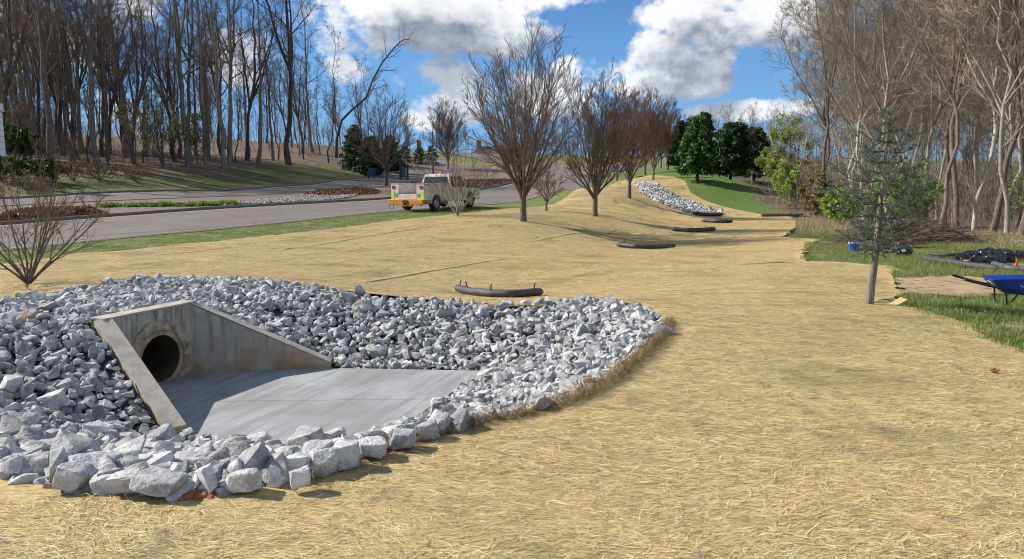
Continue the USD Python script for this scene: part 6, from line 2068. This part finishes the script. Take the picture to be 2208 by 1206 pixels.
# ------------------------------------------------------------------ signs, poles and building far off
M_NAVY = plain('navy_sign_paint', (.012, .022, .14), .45, var=.15)
M_DARKGREEN = plain('dark_post_paint', (.012, .018, .02), .5)
M_TEAL = plain('teal_board', (.02, .07, .11), .4, var=.2)
M_POLE = plain('pole_wood', (.11, .09, .075), .9, var=.3)
M_SIGNAL = plain('signal_yellow', (.62, .33, .03), .5)
def at_px(px, py, Y=None, up=0.0):
    if Y is None:
        return gp(px, py)
    p = P(px, py, Y)
    p[2] = float(H(p[0], p[1]))
    return p
def blue_sign():
    c = gp(801, 390)
    s = c[1] / FPX
    t = thing('road_sign', c, .15, label='narrow dark blue sign board on two short posts at the far kerb', cat='sign')
    w, h = 13.5 * s, 27 * s
    obj('panel', box(w, .08, h * .62, (0, 0, h * .69), .01), M_NAVY, t)
    for sg_ in (-1, 1):
        obj('post', box(.09, .09, h, (sg_ * w * .44, .085, h / 2), .01), M_NAVY, t)
    obj('footing', box(w * 1.9, .8, .09, (0, 0, .02), .01), M_KERBTOP, t)
blue_sign()
def notice_board():
    c = at_px(871, 372, 92)
    s = 92 / FPX
    t = thing('notice_board', c, .1, label='teal notice board between two dark square posts behind the road', cat='notice board')
    h = 30 * s
    for sg_ in (-1, 1):
        obj('post', cat_meshes([box(.26, .26, h, (sg_ * 7.6 * s, 0, h / 2), .02), box(.32, .32, .07, (sg_ * 7.6 * s, 0, h + .035), .02)]), M_DARKGREEN, t)
    b = obj('board', box(12.5 * s, .12, h * .76, (0, 0, h * .55), .01), M_TEAL, t)
    obj('pale_strip', box(1.6 * s, .02, h * .6, (4.4 * s, -.075, h * .55)), plain('pale_teal', (.35, .5, .52), .5), b)
notice_board()
c = at_px(852, 342, 108)
t = thing('utility_cabinet', c, .2, label='small white utility cabinet on the grass beside the bare vase-shaped tree', cat='cabinet')
obj('cabinet', box(.55, .45, .55, (0, 0, .28), .02), M_WHITE, t)
obj('cabinet_lid', box(.60, .5, .05, (0, 0, .582), .01), M_WHITE, t)
obj('cabinet_door', box(.48, .015, .42, (0, -.233, .28)), M_GREYBED, t)
def pole(px, top, base, Y, r, label):
    c = at_px(px, base, Y)
    h = P(px, top, Y)[2] - c[2]
    t = thing('utility_pole', c, label=label, cat='pole')
    obj('shaft', cyl(r, (0, 0, -.2), (0, 0, h), 12, r * .75), M_POLE, t, smooth=40)
    obj('cap', cyl(r * .85, (0, 0, h), (0, 0, h + .12), 12, r * .3), M_BLACK, t)
pole(934, 284, 372, 104, .15, 'tall dark pole beside the upright reddish tree')
def signal_head(parent, x, y, z, lit=True):
    h = obj('signal_head', cat_meshes([box(.34, .26, 1.0, (x, y, z), .03)]), M_SIGNAL, parent)
    obj('backplate', box(.52, .02, 1.2, (x, y + .02, z)), M_BLACK, h)
    for k, col in enumerate(((.75, .06, .02), (.10, .06, .01), (.01, .06, .03))):
        m = cyl(.12, (x, y - .135, z + .31 - .31 * k), (x, y - .15, z + .31 - .31 * k), 14)
        obj('lens', m, plain(f'signal_lens_{k}', col, .3), h)
def signals():
    c = at_px(901, 358, 116)
    z = P(901, 312, 116)[2] - c[2]
    t = thing('traffic_signal', c, .1, label='yellow traffic signal on a slim dark pole past the notice board', cat='traffic signal')
    obj('pole', cyl(.09, (0, 0, -.2), (0, 0, z + .7), 10), M_DARKGREEN, t)
    signal_head(t, .35, 0, z)
    c = at_px(1200, 360, 126)
    z = P(1130, 319, 126)[2] - c[2]
    t = thing('traffic_signal', c, 0.0, label='traffic signal mast arm with orange heads, seen through the largest tree', cat='traffic signal')
    obj('pole', cyl(.13, (0, 0, -.2), (0, 0, z + .9), 12, .1), M_STEEL, t)
    obj('mast_arm', cyl(.08, (0, 0, z + .7), (-9.6, 0, z + .95), 10, .05), M_STEEL, t)
    for px in (1093, 1128, 1160):
        signal_head(t, (px - 1200) * 126 / FPX, -.12, z)
signals()
def house():
    Y = 188
    c = P(1075, 345, Y)
    c[2] = min(float(H(c[0], c[1])), P(1075, 345, Y)[2])
    s = Y / FPX
    top = P(1075, 316, Y)[2] - c[2]
    t = thing('house', c, .12, label='low house with dark hipped roof and a chimney beyond the road junction', cat='house')
    W, D, eave = 130 * s, 9.0, top - 2.6
    obj('wall', box(W, D, max(eave, 1.0), (0, 0, eave / 2)), plain('brick_wall', (.20, .14, .115), .9, var=.25), t)
    o = .5
    rf = hull([(-W / 2 - o, -D / 2 - o, eave), (W / 2 + o, -D / 2 - o, eave), (W / 2 + o, D / 2 + o, eave), (-W / 2 - o, D / 2 + o, eave), (-W / 2 + 3, 0, top), (W / 2 - 4, 0, top), (-W / 2 - o, -D / 2 - o, eave - .15), (W / 2 + o, D / 2 + o, eave - .15)])
    r = obj('roof', rf, plain('dark_roof', (.085, .075, .072), .9, var=.25, vscale=2), t)
    obj('chimney', box(1.1, 1.1, 2.2, (-42 * s, 0, top + .4), .03), plain('chimney_brick', (.25, .15, .11), .9), r)
    for k in range(5):
        x = -W / 2 + (k + .6) * W / 5.2
        w = obj('window', box(1.3, .05, 1.4, (x, -D / 2 - .02, eave * .55)), M_WHITE, t)
        obj('pane', box(1.1, .03, 1.2, (x, -D / 2 - .05, eave * .55)), M_GLASS, w)
house()
def pylon():
    Y = 56
    c = at_px(-10, 372, Y)
    s = Y / FPX
    top = P(0, 220, Y)[2] - c[2]
    bot = P(0, 335, Y)[2] - c[2]
    W = 46 * s
    t = thing('sign_pylon', c, -.25, label='white panelled sign pylon with a stepped cap at the picture edge', cat='sign')
    cap_h = 20 * s
    obj('post', box(W * .7, .35, bot + .1, (0, 0, bot / 2), .02), M_DARKGREEN, t)
    n = 7
    hh = (top - cap_h - bot) / n
    for k in range(n):
        obj('panel', box(W, .60, hh - .03, (0, 0, bot + hh * (k + .5)), .012), plain(f'pylon_siding_{k}', (.70, .71, .72), .5, var=.06), t)
    obj('core', box(W * .96, .56, top - bot - .1, (0, 0, (top + bot) / 2 - .05)), M_GREYBED, t)
    obj('cap', cat_meshes([box(W * 1.12, .72, cap_h * .75, (0, 0, top - cap_h * .55), .02), box(W * 1.2, .78, .08, (0, 0, top - cap_h * .95), .01)]), M_WHITE, t)
    obj('cap_lamp', box(.25, .25, .2, (W * .45, 0, top - cap_h * .1), .03), M_BLACK, t)
    obj('base_ledge', box(W * 1.12, .72, .09, (0, 0, bot - .04), .01), M_WHITE, t)
pylon()

# ------------------------------------------------------------------ planting on the median
HM = lambda x, y: H(x, y) + .17
rm = np.random.default_rng(101)
bed = sg.Polygon(gxy([(478, 446), (540, 436), (620, 427), (690, 420), (745, 416), (770, 422), (735, 430), (640, 438), (560, 446), (500, 452)], fn=HM)).buffer(.1).intersection(median_poly.buffer(-.35))
fp = scatter_stones(bed, .20, rm, ((1.0, .02),))
ms = []
for (x, y, lift) in fp:
    b = ROCKS_LO[rm.integers(len(ROCKS_LO))]
    ms.append((b.vertices * rm.uniform(.12, .26) @ rand_rot(rm).T + [x, y, float(HM(x, y)) + lift + .03], b.faces))
M_RIVER = b_rock('pale_river_stone', (.42, .385, .335), (.24, .215, .185))
riv_c = cKDTree(fp[:, :2])
riv_v = rm.random(len(fp))
obj('river_stones', join(ms), M_RIVER, smooth=50, rnd=lambda p: riv_v[riv_c.query(p[:, :2])[1]], label='bed of pale round stones on the planted median', cat='stone bed', kind='stuff')
def clump(rs_, n, h, spread):
    a, el = rs_.uniform(-math.pi, math.pi, n), rs_.uniform(.35, 1.4, n)
    L = rs_.uniform(.6, 1.1, n) * h
    k = 5
    u = np.linspace(0, 1, k)
    r = L[:, None] * np.cos(el)[:, None] * u[None] * 1.1
    z = L[:, None] * (np.sin(el)[:, None] * u[None] - .45 * u[None] ** 2.4)
    b = rs_.normal(0, spread, (n, 2))
    C = np.stack([b[:, :1] + np.cos(a)[:, None] * r, b[:, 1:] + np.sin(a)[:, None] * r, z], -1)
    side = np.stack([-np.sin(a), np.cos(a), 0 * a], -1)
    w = .028 * (1 - u ** 1.5 * .95)
    A, B = C + side[:, None] * w[None, :, None], C - side[:, None] * w[None, :, None]
    v = np.stack([A, B], 2).reshape(-1, 3)
    q = (np.arange(n)[:, None] * k + np.arange(k - 1)[None]).ravel() * 2
    return trimesh.Trimesh(v, np.concatenate([np.stack([q, q + 1, q + 3], 1), np.stack([q, q + 3, q + 2], 1)]), process=False)
lily_labels = ['smallest green lily clump, at the start of the row on the median', 'second green lily clump from the brown shrubs on the median', 'round green lily clump, third from the brown shrubs', 'broad green lily clump, fourth from the brown shrubs', 'green lily clump in the first half of the median row', 'green lily clump at the middle of the median row',
               'taller green lily clump just past the middle of the row', 'low green lily clump between two taller ones', 'spreading green lily clump in the last third of the row', 'green lily clump before the last tall ones', 'tall green lily clump next to the last in the row', 'tallest green lily clump, last in the row beside the pale stones']
for k, px in enumerate([232, 258, 286, 318, 340, 362, 388, 414, 436, 458, 482, 500]):
    c = gp(px, 446 - (px - 230) * .012 + rm.uniform(-1, 1), fn=HM)
    h = rm.uniform(.42, .62) * (1.2 if px > 470 else 1)
    t = thing('lily_clump', c, label=lily_labels[k], cat='plant')
    obj('leaves', clump(rm, 260, h, .22), M_LILY, t, rnd=True)
def ground_cover(poly, n, h, mat, label, seed, name='shrub_cover'):
    r_ = np.random.default_rng(seed)
    x0, y0, x1, y1 = poly.bounds
    q = np.empty((0, 2))
    while len(q) < n:
        p = r_.uniform([x0, y0], [x1, y1], (n * 3, 2))
        q = np.vstack([q, p[shapely.contains_xy(poly, p[:, 0], p[:, 1])]])
    q = q[:n]
    edge_ = np.clip(shapely.distance(poly.boundary, shapely.points(q)) / .5, .15, 1)
    z = HM(q[:, 0], q[:, 1]) + h * edge_ * (0.5 + meshkit.fbm(np.c_[q * 1.2, 0 * q[:, :1]], 2, seed)) * r_.random(n) ** .5
    lv = quads(np.c_[q, z], r_.uniform(.06, .16, n), r_, 1.5)
    st = np.c_[q, z][r_.random(n) < .25]
    a = np.stack([st * [1, 1, 0] + np.c_[0 * st[:, :2], HM(st[:, 0], st[:, 1])], st], 1)
    obj(name, cat_meshes([lv, tubes(a, np.full(a.shape[:2], .006), 3)]), mat, label=label, cat='ground cover', kind='stuff', rnd=True)
ground_cover(sg.Polygon(gxy([(662, 420), (700, 413), (770, 409), (815, 413), (805, 419), (740, 423), (690, 425)], fn=HM)).buffer(.3).intersection(median_poly), 5200, .24, M_BARBERRY, 'low russet ground cover beside the pale stones on the median', 111)
ground_cover(sg.Polygon(gxy([(-60, 482), (20, 468), (120, 458), (200, 456), (238, 462), (215, 474), (120, 484), (-40, 498)], fn=HM)).intersection(median_poly.buffer(-.2)), 6500, .32, M_BARBERRY, 'reddish-brown low shrubs on the median at the picture edge', 112)
ground_cover(sg.Polygon(gxy([(880, 398), (980, 392), (1090, 390), (1150, 392), (1160, 398), (1060, 404), (940, 410)], fn=HM)).buffer(.3).intersection(median_poly.buffer(-.2)), 5200, .3, M_BARBERRY, 'brown shrubs on the median beyond the truck', 113)
c = gp(779 - 79, 414, fn=HM)
m = rock(rm, .34, 2, 12)
m.apply_translation(c + [0, 0, .14])
obj('stone', m, M_WHITE if False else M_RIVER, smooth=40, label='single pale boulder in the russet ground cover on the median', cat='stone')
# fallen logs at the end of the swale
c = gp(1690, 468)
lg = thing('fallen_log', c + [0, 0, .12], .1, label='dark fallen log lying behind the far end of the blanket', cat='log')
obj('log', frame_bar([(-1.6, 0, 0), (-.5, .1, .02), (.6, .05, 0), (1.5, .2, .05)], [.10, .12, .11, .08], 9), M_BARK_BROWN, lg, smooth=40)
obj('branch_stub', frame_bar([(.3, .05, .05), (.5, -.1, .35)], [.05, .03], 7), M_BARK_BROWN, lg, smooth=40)
